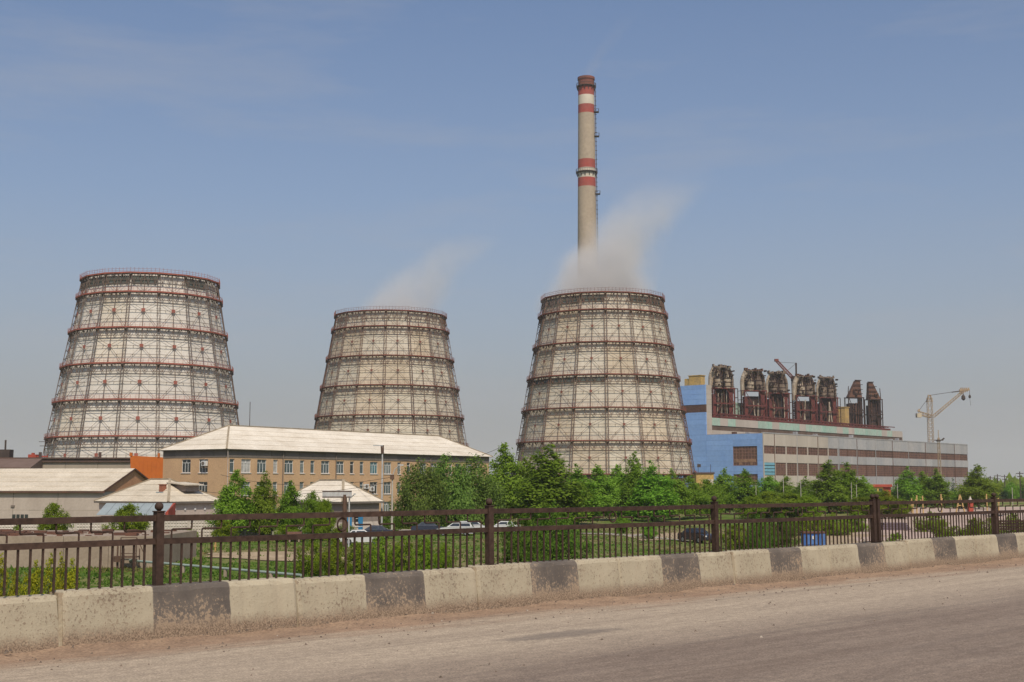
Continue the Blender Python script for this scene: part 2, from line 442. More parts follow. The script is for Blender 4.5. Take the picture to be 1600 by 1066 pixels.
# the black band fills the middle third of each block
xw = math_(n, l, 'ADD', sx.outputs['X'], math_(n, l, 'MULTIPLY', math_(n, l, 'SUBTRACT', sp2, 0.5), 0.05))
inb = math_(n, l, 'MULTIPLY', maprange(n, l, xw, 1.035, 1.05), maprange(n, l, xw, 2.02, 2.035, 1, 0))
# flakes: pale paint chips off to concrete; black chips show the cream below, more of them low down
flk = maprange(n, l, math_(n, l, 'ADD', sp1, math_(n, l, 'MULTIPLY', math_(n, l, 'SUBTRACT', sp3, 0.5), 0.35)), 0.565, 0.62, 0, 0.85)
creamf = mixc(n, l, flk, cream, conc)
lowb = maprange(n, l, sx.outputs['Z'], 0.0, 0.55, 0.17, -0.04)
flb = maprange(n, l, math_(n, l, 'ADD', math_(n, l, 'ADD', sp1, lowb), math_(n, l, 'MULTIPLY', math_(n, l, 'SUBTRACT', sp3, 0.5), 0.5)), 0.54, 0.63, 0, 0.8)
blackf = mixc(n, l, flb, black, (0.38, 0.28, 0.185))
c = mixc(n, l, inb, creamf, blackf)
# rough unpainted foot, dirty
zz = math_(n, l, 'ADD', sx.outputs['Z'], math_(n, l, 'MULTIPLY', math_(n, l, 'SUBTRACT', sp2, 0.5), 0.12))
zz = math_(n, l, 'ADD', zz, math_(n, l, 'MULTIPLY', math_(n, l, 'SUBTRACT', sp1, 0.5), 0.22))
foot = mixc(n, l, maprange(n, l, noise(n, l, v, 55, 3, .7), 0.36, 0.62), (0.13, 0.092, 0.064), (0.36, 0.262, 0.178))
c = mixc(n, l, maprange(n, l, zz, 0.10, 0.23, 1, 0), c, foot)
l.new(c, b.inputs['Base Color']); b.inputs['Roughness'].default_value = 0.92; b.inputs['Specular IOR Level'].default_value = 0.2
bp = n.new('ShaderNodeBump'); bp.inputs['Strength'].default_value = 0.55; bp.inputs['Distance'].default_value = 0.015
l.new(math_(n, l, 'ADD', sp1, math_(n, l, 'MULTIPLY', sp2, 0.7)), bp.inputs['Height']); l.new(bp.outputs[0], b.inputs['Normal'])
m_mortar = mat('joint_mortar', (0.40, 0.34, 0.235), 0.95, 0.3, 6, (0.30, 0.22, 0.14), bump=0.4, bscale=30)

def block_mesh():
    """3 m kerb block: battered front, chamfered top and end edges"""
    me = bpy.data.meshes.new('barrier_block')
    prof = [(0.0, -0.06), (0.012, 0.10), (0.062, 0.545), (0.085, 0.585), (0.115, 0.600), (0.33, 0.600), (0.345, 0.585), (0.345, -0.06)]
    L = 2.975; vs, fs = [], []
    stations = [(0.0, 0.022), (0.018, 0.006), (0.05, 0.0)] + [(0.05+i*(L-0.1)/24, 0.0) for i in range(1, 24)] + [(L-0.05, 0.0), (L-0.018, 0.006), (L, 0.022)]
    for k, (x, ins) in enumerate(stations):
        for (y, z) in prof:
            cy, cz = 0.17, 0.27
            yy_ = y + (ins if y < cy else -ins); zz_ = z - (ins if z > 0.5 else 0)
            w = 0.004 if 0 < k < len(stations)-1 and 0 < z < 0.6 else 0
            ch = random.uniform(.0, .045) if (k in (0, 1, len(stations)-2, len(stations)-1) and z > .5 and random.random() < .5) else (random.uniform(0, .018) if (0.5 < z < .6 and random.random() < .25) else 0)
            vs.append((x, yy_+random.uniform(-w, w)+ch*.5, zz_+random.uniform(-w, w)*0.8-ch))
    P = len(prof)
    for k in range(len(stations)-1):
        for i in range(P):
            j = (i+1) % P; fs.append((k*P+i, (k+1)*P+i, (k+1)*P+j, k*P+j))
    fs.append(tuple(range(P))); fs.append(tuple(reversed([(len(stations)-1)*P+i for i in range(P)])))
    me.from_pydata(vs, [], [tuple(reversed(f)) for f in fs]); me.materials.append(m_bar); me.update()
    return me
blk_meshes = [block_mesh() for _ in range(4)]
blk_labels = {
    -2: 'cream concrete barrier block just past the left edge of the picture',
    -1: 'cream concrete barrier block cut by the left edge, set slightly lower and back',
    0: 'nearest concrete barrier block with black band, under the leftmost ball topped railing post',
    1: 'concrete barrier block with worn black band, second from the left, in front of green shrubs',
    2: 'striped concrete barrier block below the second railing post from the left',
    3: 'striped concrete barrier block in front of the grass left of the black car',
    4: 'striped concrete barrier block directly below the black parked car and third post',
    5: 'striped concrete barrier block in front of the blue metal container',
    6: 'striped concrete barrier block at the foot of the double railing post',
    7: 'striped concrete barrier block right of the double railing post',
    8: 'last striped concrete barrier block at the right edge of the picture',
    9: 'striped concrete barrier block just past the right edge of the picture'}
for k in range(-2, 10):
    o = link('concrete_barrier', blk_meshes[k % 4])
    dy = random.uniform(-0.014, 0.014); dz = random.uniform(-0.020, 0.008)
    if k == -1: dy, dz = 0.05, -0.03
    p = RO + ru*(k*2.985+0.075) + rv*dy; o.location = (p.x, p.y, dz)
    o.rotation_euler = (0, 0, RRZ + random.uniform(-0.004, 0.004))
    o.rotation_euler[0] = random.uniform(-.012, .012); o.rotation_euler[1] = random.uniform(-.004, .004)
    tag(o, blk_labels[k], 'barrier block', 'striped concrete barrier blocks along the road')
    # smear of pale mortar in the joint at the block's left end
    mo = MB(); mo.hexa([(-0.042, 0.030, -0.05), (0.010, 0.030, -0.05), (0.010, 0.30, -0.05), (-0.042, 0.30, -0.05),
                        (-0.042, 0.098, 0.585), (0.010, 0.098, 0.585), (0.010, 0.30, 0.585), (-0.042, 0.30, 0.585)])
    mo.build('joint_mortar', m_mortar, o)

# ------------------------------------------------------------------ steel railing on top of the barrier
m_rail = mat('brown_railing_paint', (0.072, 0.043, 0.030), 0.65, 0.25, 3.0, (0.050, 0.031, 0.023), fine=0.3, bscale=14, spec=0.2, rnd=0.12)
rail = empty('bridge_railing', RO + Vector((0, 0, 0)), RRZ)
tag(rail, 'long dark brown steel railing with thin balusters and ball topped posts on the barrier', 'railing')
VF = 0.205                                     # railing line, metres behind the barrier face
Z_TOP, Z_MID, Z_BASE = 1.355, 1.095, 0.60
def ball_post():
    mb = MB(); w = 0.046
    mb.box(-w, w, -w, w, Z_BASE-0.02, 1.425)
    mb.box(-w-0.008, w+0.008, -w-0.008, w+0.008, 1.425, 1.437)
    mb.box(-w-0.02, w+0.02, -w-0.02, w+0.02, Z_BASE-0.001, Z_BASE+0.012)
    mb.lathe([(0.022, 1.435), (0.022, 1.45)], 10)
    pr = [(0.050*math.sin(t), 1.487-0.050*math.cos(t)) for t in np.linspace(0.12, math.pi-0.02, 10)]
    mb.lathe(pr, 16)
    return mb.mesh('post', m_rail)
post_me = ball_post()
SPAN = 5.12; BAR = 0.1292
starts = [(-3.95, 1.24), (1.24, 6.41), (6.41, 11.70), (11.70, 16.90), (17.08, 22.25), (22.25, 27.4)]
def rail_obj(name, me, x, y=VF, parent=rail, rz=0.0, ry=0.0):
    o = link(name, me, parent); o.location = (x, y, 0); o.rotation_euler = (0, ry, rz); return o
for x in (-3.95, 1.24, 6.41, 11.70, 16.90, 17.08, 22.25, 27.4):
    o = rail_obj('post', post_me, x); o.rotation_euler = (0.0, random.uniform(-0.03, -0.012), 0)
    o.location.x += 0.015
bal_me = MB().box(-0.0105, 0.0105, -0.0105, 0.0105, Z_BASE-0.01, Z_MID-0.033).mesh('baluster', m_rail)
def scroll_mesh(sgn):
    """one bent rod of the meander frieze: mid rail - up - along - up - top rail"""
    zh = Z_MID+0.033+0.48*(Z_TOP-Z_MID-0.066) + 0.005*sgn
    x0, x1 = (0.0, 2*BAR) if sgn > 0 else (2*BAR, 0.0); r = 0.018 * (1 if x1 > x0 else -1)
    pts = [(x0, 0, Z_MID+0.033), (x0, 0, zh-0.018), (x0+r*0.3, 0, zh-0.005), (x0+r, 0, zh), (x1-r, 0, zh), (x1-r*0.3, 0, zh+0.005), (x1, 0, zh+0.018), (x1, 0, Z_TOP-0.034)]
    return MB().path(pts, 0.020, 6).mesh('meander_rod', m_rail)
scr = {1: scroll_mesh(1), -1: scroll_mesh(-1)}
ring = MB(); NR = 20
for i in range(NR):
    a0, a1 = 2*math.pi*i/NR, 2*math.pi*(i+1)/NR
    ring.bar((0.078*math.cos(a0), 0, 0.078*math.sin(a0)+(Z_TOP+Z_MID)/2), (0.078*math.cos(a1), 0, 0.078*math.sin(a1)+(Z_TOP+Z_MID)/2), 0.022, n=6)
ring_me = ring.mesh('ring', m_rail)
for (a, c_) in starts:
    Ls = c_-a; d = (Ls-2*0.164)/37
    for nm, zc, h in (('top_rail', Z_TOP, 0.034), ('middle_rail', Z_MID, 0.033)):
        mb = MB(); N = 12
        for k in range(N):
            s0 = a+0.046+(Ls-0.092)*k/N; s1 = a+0.046+(Ls-0.092)*(k+1)/N
            sag = lambda s: -0.006*math.sin(math.pi*(s-a)/Ls)
            mb.hexa([(s0, -0.026, zc-h+sag(s0)), (s1, -0.026, zc-h+sag(s1)), (s1, 0.026, zc-h+sag(s1)), (s0, 0.026, zc-h+sag(s0)),
                     (s0, -0.026, zc+h+sag(s0)), (s1, -0.026, zc+h+sag(s1)), (s1, 0.026, zc+h+sag(s1)), (s0, 0.026, zc+h+sag(s0))])
        o = mb.build(nm, m_rail, rail); o.location = (0, VF, 0)
    xb = [a+0.164+d*i for i in range(38)]
    for x in xb:
        o = rail_obj('baluster', bal_me, x); o.rotation_euler = (random.uniform(-.004, .004), random.uniform(-.006, .002), 0)
    for i in range(6):
        rail_obj('meander_rod', scr[1], xb[i*3])
        rail_obj('meander_rod', scr[-1], xb[37-i*3]-2*BAR)
    rail_obj('ring', ring_me, (xb[18]+xb[19])/2)

# ------------------------------------------------------------------ cooling towers
LEV = [(66.2, 20.6), (60.6, 21.6), (50.1, 23.4), (39.7, 25.35), (29.3, 27.1), (19.0, 28.8), (8.7, 30.3), (0.0, 31.5)]
def lev_r(z):
    for (z1, r1), (z0, r0) in zip(LEV[:-1], LEV[1:]):
        if z >= z0: return r0+(r1-r0)*(z-z0)/(z1-z0)
    return LEV[-1][1]
m_clad = {
 'a': [mat('cladding_pale_%d' % i, c, 0.8, 0.12, 0.25, c2, stretch=(1, 1, 0.18), fine=0.07, bscale=2.2, rnd=0.06) for i, (c, c2) in enumerate((
        ((0.66, 0.61, 0.54), (0.59, 0.54, 0.47)), ((0.63, 0.58, 0.515), (0.56, 0.51, 0.445)), ((0.63, 0.565, 0.47), (0.56, 0.49, 0.39))))],
 'b': [mat('cladding_cream_%d' % i, c, 0.8, 0.12, 0.25, c2, stretch=(1, 1, 0.18), fine=0.08, bscale=2.2, rnd=0.08) for i, (c, c2) in enumerate((
        ((0.61, 0.545, 0.435), (0.52, 0.458, 0.355)), ((0.585, 0.52, 0.42), (0.50, 0.438, 0.345)), ((0.58, 0.49, 0.37), (0.48, 0.395, 0.285))))]}
m_steel = {'a': mat('tower_steel_grey', (0.115, 0.092, 0.076), 0.8, 0.3, 0.5, (0.15, 0.095, 0.07)),
           'b': mat('tower_steel_rust', (0.125, 0.082, 0.058), 0.8, 0.3, 0.5, (0.15, 0.078, 0.054))}
m_redst = {'a': mat('gallery_red', (0.36, 0.105, 0.075), 0.75, 0.25, 0.3, (0.25, 0.085, 0.06)),
           'b': mat('gallery_dull_red', (0.245, 0.075, 0.052), 0.8, 0.3, 0.25, (0.15, 0.062, 0.045))}
m_green = mat('wind_mesh_panel', (0.10, 0.11, 0.095), 0.9, 0.3, 0.6)
m_conc = mat('grey_concrete', (0.36, 0.32, 0.27), 0.9, 0.25, 0.4, fine=0.1, bscale=3)

def cooling_tower(px, Y, theta0, kind, green_levels, label, seed):
    rnd = random.Random(seed)
    c = Vector((gx(px, Y), Y, G))
    back = math.atan2(-c.y, -c.x)                  # direction from the tower to the camera
    t = empty('cooling_tower', c, 0)
    tag(t, label, 'cooling tower', 'lattice framed cooling towers')
    N = 16; st, rd_, cl = m_steel[kind], m_redst[kind], m_clad[kind]
    # to the right as seen from the camera = counter-clockwise from 'back'
    ang = [back + R(theta0) + 2*math.pi*i/N for i in range(N)]
    def P(i, z, dr=0.0):
        r = lev_r(z)+dr; a = ang[i % N]; return Vector((r*math.cos(a), r*math.sin(a), z))
    def M(i, f, z, dr=0.0): return P(i, z, dr).lerp(P(i+1, z, dr), f)
    OUT, CL = -0.62, -1.35
    # cladding sheets, one per facet and storey
    for k in range(len(LEV)-2):
        z1, z0 = LEV[k][0], LEV[k+1][0]
        for i in range(N):
            j = rnd.uniform(-0.06, 0.06); mb = MB()
            a, b_, c_, d = P(i, z0, CL+j), P(i+1, z0, CL+j), P(i+1, z1, CL+j), P(i, z1, CL+j)
            a2, b2, c2, d2 = P(i, z0, CL+j-0.25), P(i+1, z0, CL+j-0.25), P(i+1, z1, CL+j-0.25), P(i, z1, CL+j-0.25)
            up = Vector((0, 0, -0.04))
            mb.hexa([a, b_, b2, a2, d+up, c_+up, c2+up, d2+up])
            # sheet joints: shallow lapped ribs every half facet
            for f in (0.25, 0.5, 0.75):
                mb.bar(M(i, f, z0, CL+j+0.02), M(i, f, z1-0.05, CL+j+0.02), 0.16, 0.06, caps=False)
            w = 2 if rnd.random() < (0.30 if k < 3 else 0.1) else rnd.choice((0, 1))
            mb.build('cladding_panel', cl[w], t)
    # columns: twin chords with rungs, one per corner
    for i in range(N):
        mb = MB(); a = ang[i]; tx = Vector((-math.sin(a), math.cos(a), 0))
        zs = np.linspace(0, LEV[0][0], 22)
        for z0, z1 in zip(zs[:-1], zs[1:]):
            for s in (-1, 1):
                mb.bar(P(i, z0, OUT)+tx*(s*0.40), P(i, z1, OUT)+tx*(s*0.40), 0.15, 0.17, caps=False)
            mb.bar(P(i, z0, OUT)-tx*0.40, P(i, z1, OUT)+tx*0.40, 0.07, caps=False)
            mb.bar(P(i, z0, OUT)-tx*0.75, P(i, z0, OUT)+tx*0.75, 0.08, caps=False)
        for (z, r) in LEV[:-1]:
            mb.bar(P(i, z-1.0, OUT), P(i, z-1.0, CL), 0.3, caps=False)
        mb.build('column', st, t)
    # middle uprights and cross braces with gusset plates, one set per facet and storey
    for i in range(N):
        mb = MB()
        for k in range(len(LEV)-1):
            mb.bar(M(i, .5, LEV[k+1][0], OUT), M(i, .5, LEV[k][0], OUT), 0.15, caps=False)
        mb.build('middle_upright', st, t)
    for k in range(len(LEV)-1):
        z1, z0 = LEV[k][0], LEV[k+1][0]; H = z1-z0
        for i in range(N):
            mb = MB()
            ztop = z1-(2.9 if H > 8 else 1.8)
            zn = z0+H*0.49 if H > 8 else z0+0.3
            nd = M(i, .5, zn, OUT)
            for f, z in ((0.04, ztop), (0.96, ztop), (0.04, z0+0.2), (0.96, z0+0.2)):
                if H < 8 and z < zn: continue
                mb.bar(nd, M(i, f, z, OUT), 0.078, caps=False)
            lines = [ztop-0.1] + ([zn, z0+H*0.245] if H > 8 else [])
            for z in lines: mb.bar(P(i, z, OUT), P(i+1, z, OUT), 0.115, caps=False)
            # short ties from the frame back to the cladding
            for f in (0.25, 0.75):
                for z in lines[1:]: mb.bar(M(i, f, z, OUT), M(i, f, z, CL), 0.12, caps=False)
            if H > 8:
                d1 = (P(i+1, zn, OUT)-P(i, zn, OUT)).normalized()
                g = 0.50 if kind == 'a' else 0.36; up = Vector((0, 0, g)); nn = nd*1.0; out = Vector((nd.x, nd.y, 0)).normalized()*0.10
                mb.hexa([nn-d1*g-up-out*0, nn+d1*g-up, nn+d1*g-up+out, nn-d1*g-up+out, nn-d1*g+up, nn+d1*g+up, nn+d1*g+up+out, nn-d1*g+up+out], m=1)
            mb.build('cross_brace', [st, rd_], t)
    # ring trusses and galleries
    for k, (z, r) in enumerate(LEV[:-1]):
        for i in range(N):
            mb = MB(); dz = 2.3 if k else 3.0
            mb.bar(P(i, z-0.25, OUT), P(i+1, z-0.25, OUT), 0.20, caps=False)
            mb.bar(P(i, z-dz, OUT), P(i+1, z-dz, OUT), 0.18, 0.18, caps=False)
            n_ = 8
            for q in range(n_):
                za, zb = (z-0.3, z-dz) if q % 2 == 0 else (z-dz, z-0.3)
                mb.bar(M(i, q/n_, za, OUT), M(i, (q+1)/n_, zb, OUT), 0.11, caps=False)
                if q % 2: mb.bar(M(i, q/n_, z-dz, OUT), M(i, q/n_, z-0.3, OUT), 0.09, caps=False)
            mb.build('ring_truss', st, t)
            if k in green_levels and rnd.random() < 0.85:
                g = MB()
                g.hexa([M(i, .03, z-dz+.15, OUT-.3), M(i, .97, z-dz+.15, OUT-.3), M(i, .97, z-dz+.15, OUT-.38), M(i, .03, z-dz+.15, OUT-.38),
                        M(i, .03, z-.75, OUT-.3), M(i, .97, z-.75, OUT-.3), M(i, .97, z-.75, OUT-.38), M(i, .03, z-.75, OUT-.38)])
                g.build('wind_panel', m_green, t)
        ga = MB(); rl = MB()
        for i in range(N):
            a, b_ = P(i, z, OUT-.05), P(i+1, z, OUT-.05); c_, d = P(i+1, z, 0.05), P(i, z, 0.05)
            h = Vector((0, 0, 0.28 if kind == 'a' else 0.20)); dn = Vector((0, 0, -0.12))
            ga.hexa([a+dn, b_+dn, c_+dn, d+dn, a+h*0.3, b_+h*0.3, c_+h, d+h])
            for f in (0.0, 1/3, 2/3):
                p0, p1 = M(i, f, z-0.1, OUT), M(i, f, z-0.1, 0.0)
                ga.bar(p0+Vector((0, 0, -0.75)), p1+Vector((0, 0, -0.15)), 0.26 if f else 0.5, 0.34, m=1)
            rh = 1.25
            for q in range(7):
                pz = M(i, q/7, z, 0.02); rl.bar(pz, pz+Vector((0, 0, rh*(1.25 if k == 0 else 1.0))), 0.065, caps=False)
            rl.bar(P(i, z+rh, 0.02), P(i+1, z+rh, 0.02), 0.065, caps=False)
            rl.bar(P(i, z+rh*.55, 0.02), P(i+1, z+rh*.55, 0.02), 0.05, caps=False)
        o = ga.build('gallery', [rd_, st], t)
        rl.build('handrail', rd_, o)
    # basin and inlet struts
    bs = MB(); bs.lathe([(36.5, -0.2), (36.5, 1.6), (36.0, 1.6), (36.0, 0.4)], 48, cap=False)
    bs.build('basin', m_conc, t)
    ins = MB(); ins.lathe([(27.0, 0.0), (26.5, 7.6), (1.0, 9.0)], 24, cap=False); ins.build('fill_deck', m_green, t)
    return t
cooling_tower(226.5, 384, 6.0, 'a', (0,), 'leftmost cooling tower, pale cladding with bright red nodes and galleries, behind the long office roof', 1)
cooling_tower(607.5, 464, -4.6, 'b', (), 'middle cooling tower, smallest in view, thin steam, rising behind the office roof', 2)
cooling_tower(944, 421, 2.3, 'b', (0, 3), 'right cooling tower, steaming heavily below the striped chimney, behind the trees', 3)

# ------------------------------------------------------------------ striped chimney
CY = 640.0
cc = Vector((gx(920, CY), CY, G))
chim = empty('chimney', cc)
tag(chim, 'tall tapering concrete chimney with red and white bands behind the right cooling tower', 'chimney')
m_chc = mat('chimney_concrete', (0.43, 0.345, 0.25), 0.9, 0.2, 0.06, (0.345, 0.27, 0.195), stretch=(1, 1, 0.5), fine=0.08, bscale=0.8)
m_chr = mat('chimney_red', (0.36, 0.060, 0.045), 0.8, 0.3, 0.12, (0.29, 0.085, 0.065), fine=0.1, bscale=1.0)
m_chw = mat('chimney_white', (0.62, 0.545, 0.43), 0.8, 0.15, 0.15)
m_chd = mat('chimney_steel', (0.075, 0.055, 0.045), 0.8, 0.2, 0.5)
m_chs = mat('chimney_sooty_red', (0.22, 0.072, 0.050), 0.85, 0.3, 0.2, (0.13, 0.055, 0.04))
def chz(py): return gz(py, CY)-G
HTOP = chz(122); r_top = 13.0*CY/2000/1.02; r_low = r_top*(29.5/25.5)**1.0
z_low = chz(340)
def chr_(z): return r_top + (r_low-r_top)*(HTOP-z)/(HTOP-z_low) + 2.5*max(0, (60-z)/60)**2
bands = [(122, 136, m_chs), (136, 150.5, m_chr), (150.5, 165, m_chw), (165, 178.5, m_chr), (178.5, 250.5, m_chc), (250.5, 264, m_chr), (264, 279, m_chw), (279, 293, m_chr)]
for (a, b_, m) in bands:
    z1, z0 = chz(a), chz(b_)
    mb = MB(); mb.lathe([(chr_(z), z) for z in np.linspace(z0, z1, 6)], 40, cap=False); mb.build('painted_band' if m is not m_chc else 'shaft', m, chim, smooth=True)
mb = MB(); mb.lathe([(chr_(z), z) for z in np.linspace(0, chz(293), 14)], 40, cap=False); mb.build('shaft', m_chc, chim, smooth=True)
mb = MB(); mb.lathe([(r_top+.35, HTOP-1.2), (r_top+.35, HTOP+.1), (r_top-1.0, HTOP+.1), (r_top-1.0, HTOP-12)], 40, cap=False); mb.build('crown_ring', m_chs, chim)
for py, w in ((136, .9), (270, 1.0)):
    z = chz(py); r = chr_(z); mb = MB()
    mb.lathe([(r, z-0.5), (r+w, z-0.1), (r+w, z+0.15), (r, z+0.15)], 40, cap=False)
    for i in range(28):
        t = 2*math.pi*i/28; d = Vector((math.cos(t), math.sin(t), 0))
        mb.bar(d*(r+w)+Vector((0, 0, z)), d*(r+w)+Vector((0, 0, z+1.4)), 0.10)
        if i % 2 == 0: mb.bar(d*(r+.1)+Vector((0, 0, z-2.2)), d*(r+w*.9)+Vector((0, 0, z-.1)), 0.32)
    mb.lathe([(r+w-.08, z+1.3), (r+w+.08, z+1.3), (r+w+.08, z+1.46), (r+w-.08, z+1.46)], 40, cap=False)
    mb.build('platform', m_chd, chim)
lad = MB()
la = R(-12)
ldir = Vector((math.cos(la), math.sin(la), 0)); ltan = Vector((-math.sin(la), math.cos(la), 0))
zs = np.linspace(0, HTOP-3, 90)
for z0, z1 in zip(zs[:-1], zs[1:]):
    for s in (-.45, .45): lad.bar(ldir*(chr_(z0)+.5)+ltan*s+Vector((0, 0, z0)), ldir*(chr_(z1)+.5)+ltan*s+Vector((0, 0, z1)), 0.22, caps=False)
    lad.bar(ldir*(chr_(z0)+.1)+Vector((0, 0, z0)), ldir*(chr_(z0)+1.0)+Vector((0, 0, z0)), 0.25, caps=False)
lad.build('ladder', m_chd, chim)
for py in (176, 214, 304):
    z = chz(py); r = chr_(z); mb = MB()
    c0 = ldir*(r+0.9); mb.box(c0.x-1.3, c0.x+1.3, c0.y-1.3, c0.y+1.3, z-.25, z+.1)
    for sx_ in (-1.2, 1.2):
        for sy_ in (-1.2, 1.2): mb.bar((c0.x+sx_, c0.y+sy_, z), (c0.x+sx_, c0.y+sy_, z+1.5), .16)
    for sx_ in (-1.2, 1.2): mb.bar((c0.x+sx_, c0.y-1.2, z+1.4), (c0.x+sx_, c0.y+1.2, z+1.4), .16)
    mb.bar((c0.x-1.2, c0.y-1.2, z+1.4), (c0.x+1.2, c0.y-1.2, z+1.4), .16)
    mb.build('rest_platform', m_chd, chim)

# ------------------------------------------------------------------ power station
PA = R(40.4); PYc = 520.0
PX = gx(1194, PYc)
pu = Vector((math.sin(PA), math.cos(PA), 0)); pv = Vector((-math.cos(PA), math.sin(PA), 0))
PRZ = R(90)-PA
ps = empty('power_station', (PX, PYc, G), PRZ)
tag(ps, 'long power station hall, blue end wall and grey banded side with rusty brown window strips', 'building')
def tu(px, X0, Y0, a):
    s = (px-800)/2012.0; return (s*Y0-X0)/(math.sin(a)-s*math.cos(a))
def tv(px, X0, Y0, a):
    s = (px-800)/2012.0; return (X0-s*Y0)/(math.cos(a)+s*math.sin(a))
def pz(py, t, w=0.0):
    """height above ground of photo row py on the hall at facade distance t, depth w"""
    return gz(py, PYc+t*math.cos(PA)+w*math.sin(PA))-G
PL = tu(1514, PX, PYc, PA)
Hlow = pz(677, 0)
W1 = tv(1104.5, PX, PYc, PA); W2 = W1+34
m_pgrey = mat('hall_grey_panel', (0.40, 0.375, 0.36), 0.85, 0.2, 0.12, (0.30, 0.30, 0.31), stretch=(1, 1, 0.35), fine=0.08, bscale=0.8, rnd=0.12)
m_pcream = mat('hall_cream_panel', (0.50, 0.43, 0.36), 0.85, 0.2, 0.15, (0.42, 0.36, 0.30), stretch=(1, 1, 0.35), rnd=0.08)
m_pblue = mat('hall_blue_panel', (0.215, 0.36, 0.66), 0.75, 0.12, 0.2, (0.25, 0.40, 0.68), fine=0.05, bscale=0.8, rnd=0.07)
m_pglass = mat('rusty_glazing', (0.115, 0.060, 0.048), 0.6, 0.3, 0.35, (0.17, 0.088, 0.062), fine=0.3, bscale=1.2, rnd=0.3)
m_pglass2 = mat('rusty_glazing_light', (0.33, 0.19, 0.115), 0.7, 0.3, 0.5)
m_pmull = mat('rusty_mullion', (0.30, 0.165, 0.12), 0.8, 0.2, 0.5)
m_pgreen = mat('hall_green_panel', (0.30, 0.46, 0.36), 0.85, 0.2, 0.25, (0.42, 0.46, 0.38), stretch=(1, 1, .5), fine=0.1, bscale=.8, rnd=0.1)
m_pbrown = mat('hall_brown_strip', (0.16, 0.105, 0.075), 0.85, 0.3, 0.3)
m_cyan = mat('hall_cyan_panel', (0.19, 0.42, 0.52), 0.7, 0.15, 0.4, rnd=0.08)
m_proof = mat('hall_roof_felt', (0.17, 0.15, 0.135), 0.95, 0.2, 0.2)
m_rust = mat('rust_red_steel', (0.16, 0.036, 0.030), 0.8, 0.35, 0.3, (0.09, 0.03, 0.026), rnd=0.1)
m_rustd = mat('rust_dark_steel', (0.055, 0.030, 0.025), 0.85, 0.3, 0.4)
m_rustb = mat('rust_brown', (0.15, 0.070, 0.045), 0.9, 0.35, 0.5, (0.08, 0.045, 0.034))
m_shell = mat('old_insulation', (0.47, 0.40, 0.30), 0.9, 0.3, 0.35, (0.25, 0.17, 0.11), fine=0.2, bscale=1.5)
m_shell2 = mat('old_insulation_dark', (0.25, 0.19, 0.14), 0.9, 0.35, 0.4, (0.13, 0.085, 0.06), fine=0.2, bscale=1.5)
def pbox(name, x0, x1, y0, y1, z0, z1, m, parent=ps): return MB().box(x0, x1, y0, y1, z0, z1).build(name, m, parent)
# lower hall core
pbox('hall_core', 0.6, PL-0.6, 0.6, W2, 0, Hlow-0.4, m_proof)
# long side: horizontal bands
s1t, s1b = pz(696, 0), pz(708.7, 0); s2t, s2b = pz(722.5, 0), pz(743, 0)
NB = 23; bw = PL/NB
for k in range(NB):
    x0, x1 = k*bw, (k+1)*bw; g = 0.04
    cream = k < 6
    mg = m_pcream if cream else m_pgrey
    pbox('wall_panel', x0+g, x1-g, 0.0, 0.6, s1t, Hlow, mg)
    pbox('wall_panel', x0+g, x1-g, 0.0, 0.6, s2t, s1b, mg)
    pbox('wall_panel', x0+g, x1-g, 0.0, 0.6, 0, s2b, mg)
    for (z0, z1, nr, strip) in ((s1b, s1t, 3, 1), (s2b, s2t, 6, 2)):
        if strip == 2 and k == 0:
            for q in range(4):
                hh = (z1-z0)/4; pbox('cyan_panel', x0+.1, x1-.3, -0.02, 0.6, z0+q*hh+.25, z0+(q+1)*hh-.05, m_cyan)
            continue
        wide = 0.42 if k < 11 else 0.12
        o = pbox('window_strip', x0+wide, x1-wide, 0.25, 0.6, z0+.02, z1-.02, m_pglass)
        fr = MB()
        for q in range(1, nr): fr.box(x0+wide, x1-wide, 0.17, 0.26, z0+(z1-z0)*q/nr-.07, z0+(z1-z0)*q/nr+.07)
        for q in range(1, 4): fr.box(x0+wide+(bw-2*wide)*q/4-.06, x0+wide+(bw-2*wide)*q/4+.06, 0.18, 0.265, z0+.02, z1-.02)
        fr.build('mullions', m_pmull, o)
        if wide > .2: pbox('pier', x0-wide+.02 if k else x0, x0+wide-.02, 0.04, 0.6, z0+.02, z1-.02, m_pcream if k < 7 else (m_rustb if k in (8, 10) else m_pgrey))
for k in range(1, NB, 2):
    x = k*bw+random.uniform(-1, 1); MB().bar((x, -.1, 0), (x, -.1, Hlow), .22, n=6).build('drain_pipe', m_rustb if k % 4 == 1 else m_pgrey, ps)
for k in range(16):
    x = random.uniform(6, PL-6); y = random.uniform(3, W1-3); MB().box(x-.8, x+.8, y-.8, y+.8, Hlow, Hlow+random.uniform(1, 2.2)).build('roof_vent', m_pgrey if k % 3 else m_rustb, ps)
pbox('parapet', 0, PL, -0.12, 0.75, Hlow+.01, Hlow+0.45, m_pgrey)
pbox('roof', 0.8, PL, 0.76, W1-.1, Hlow-0.35, Hlow+0.1, m_proof)
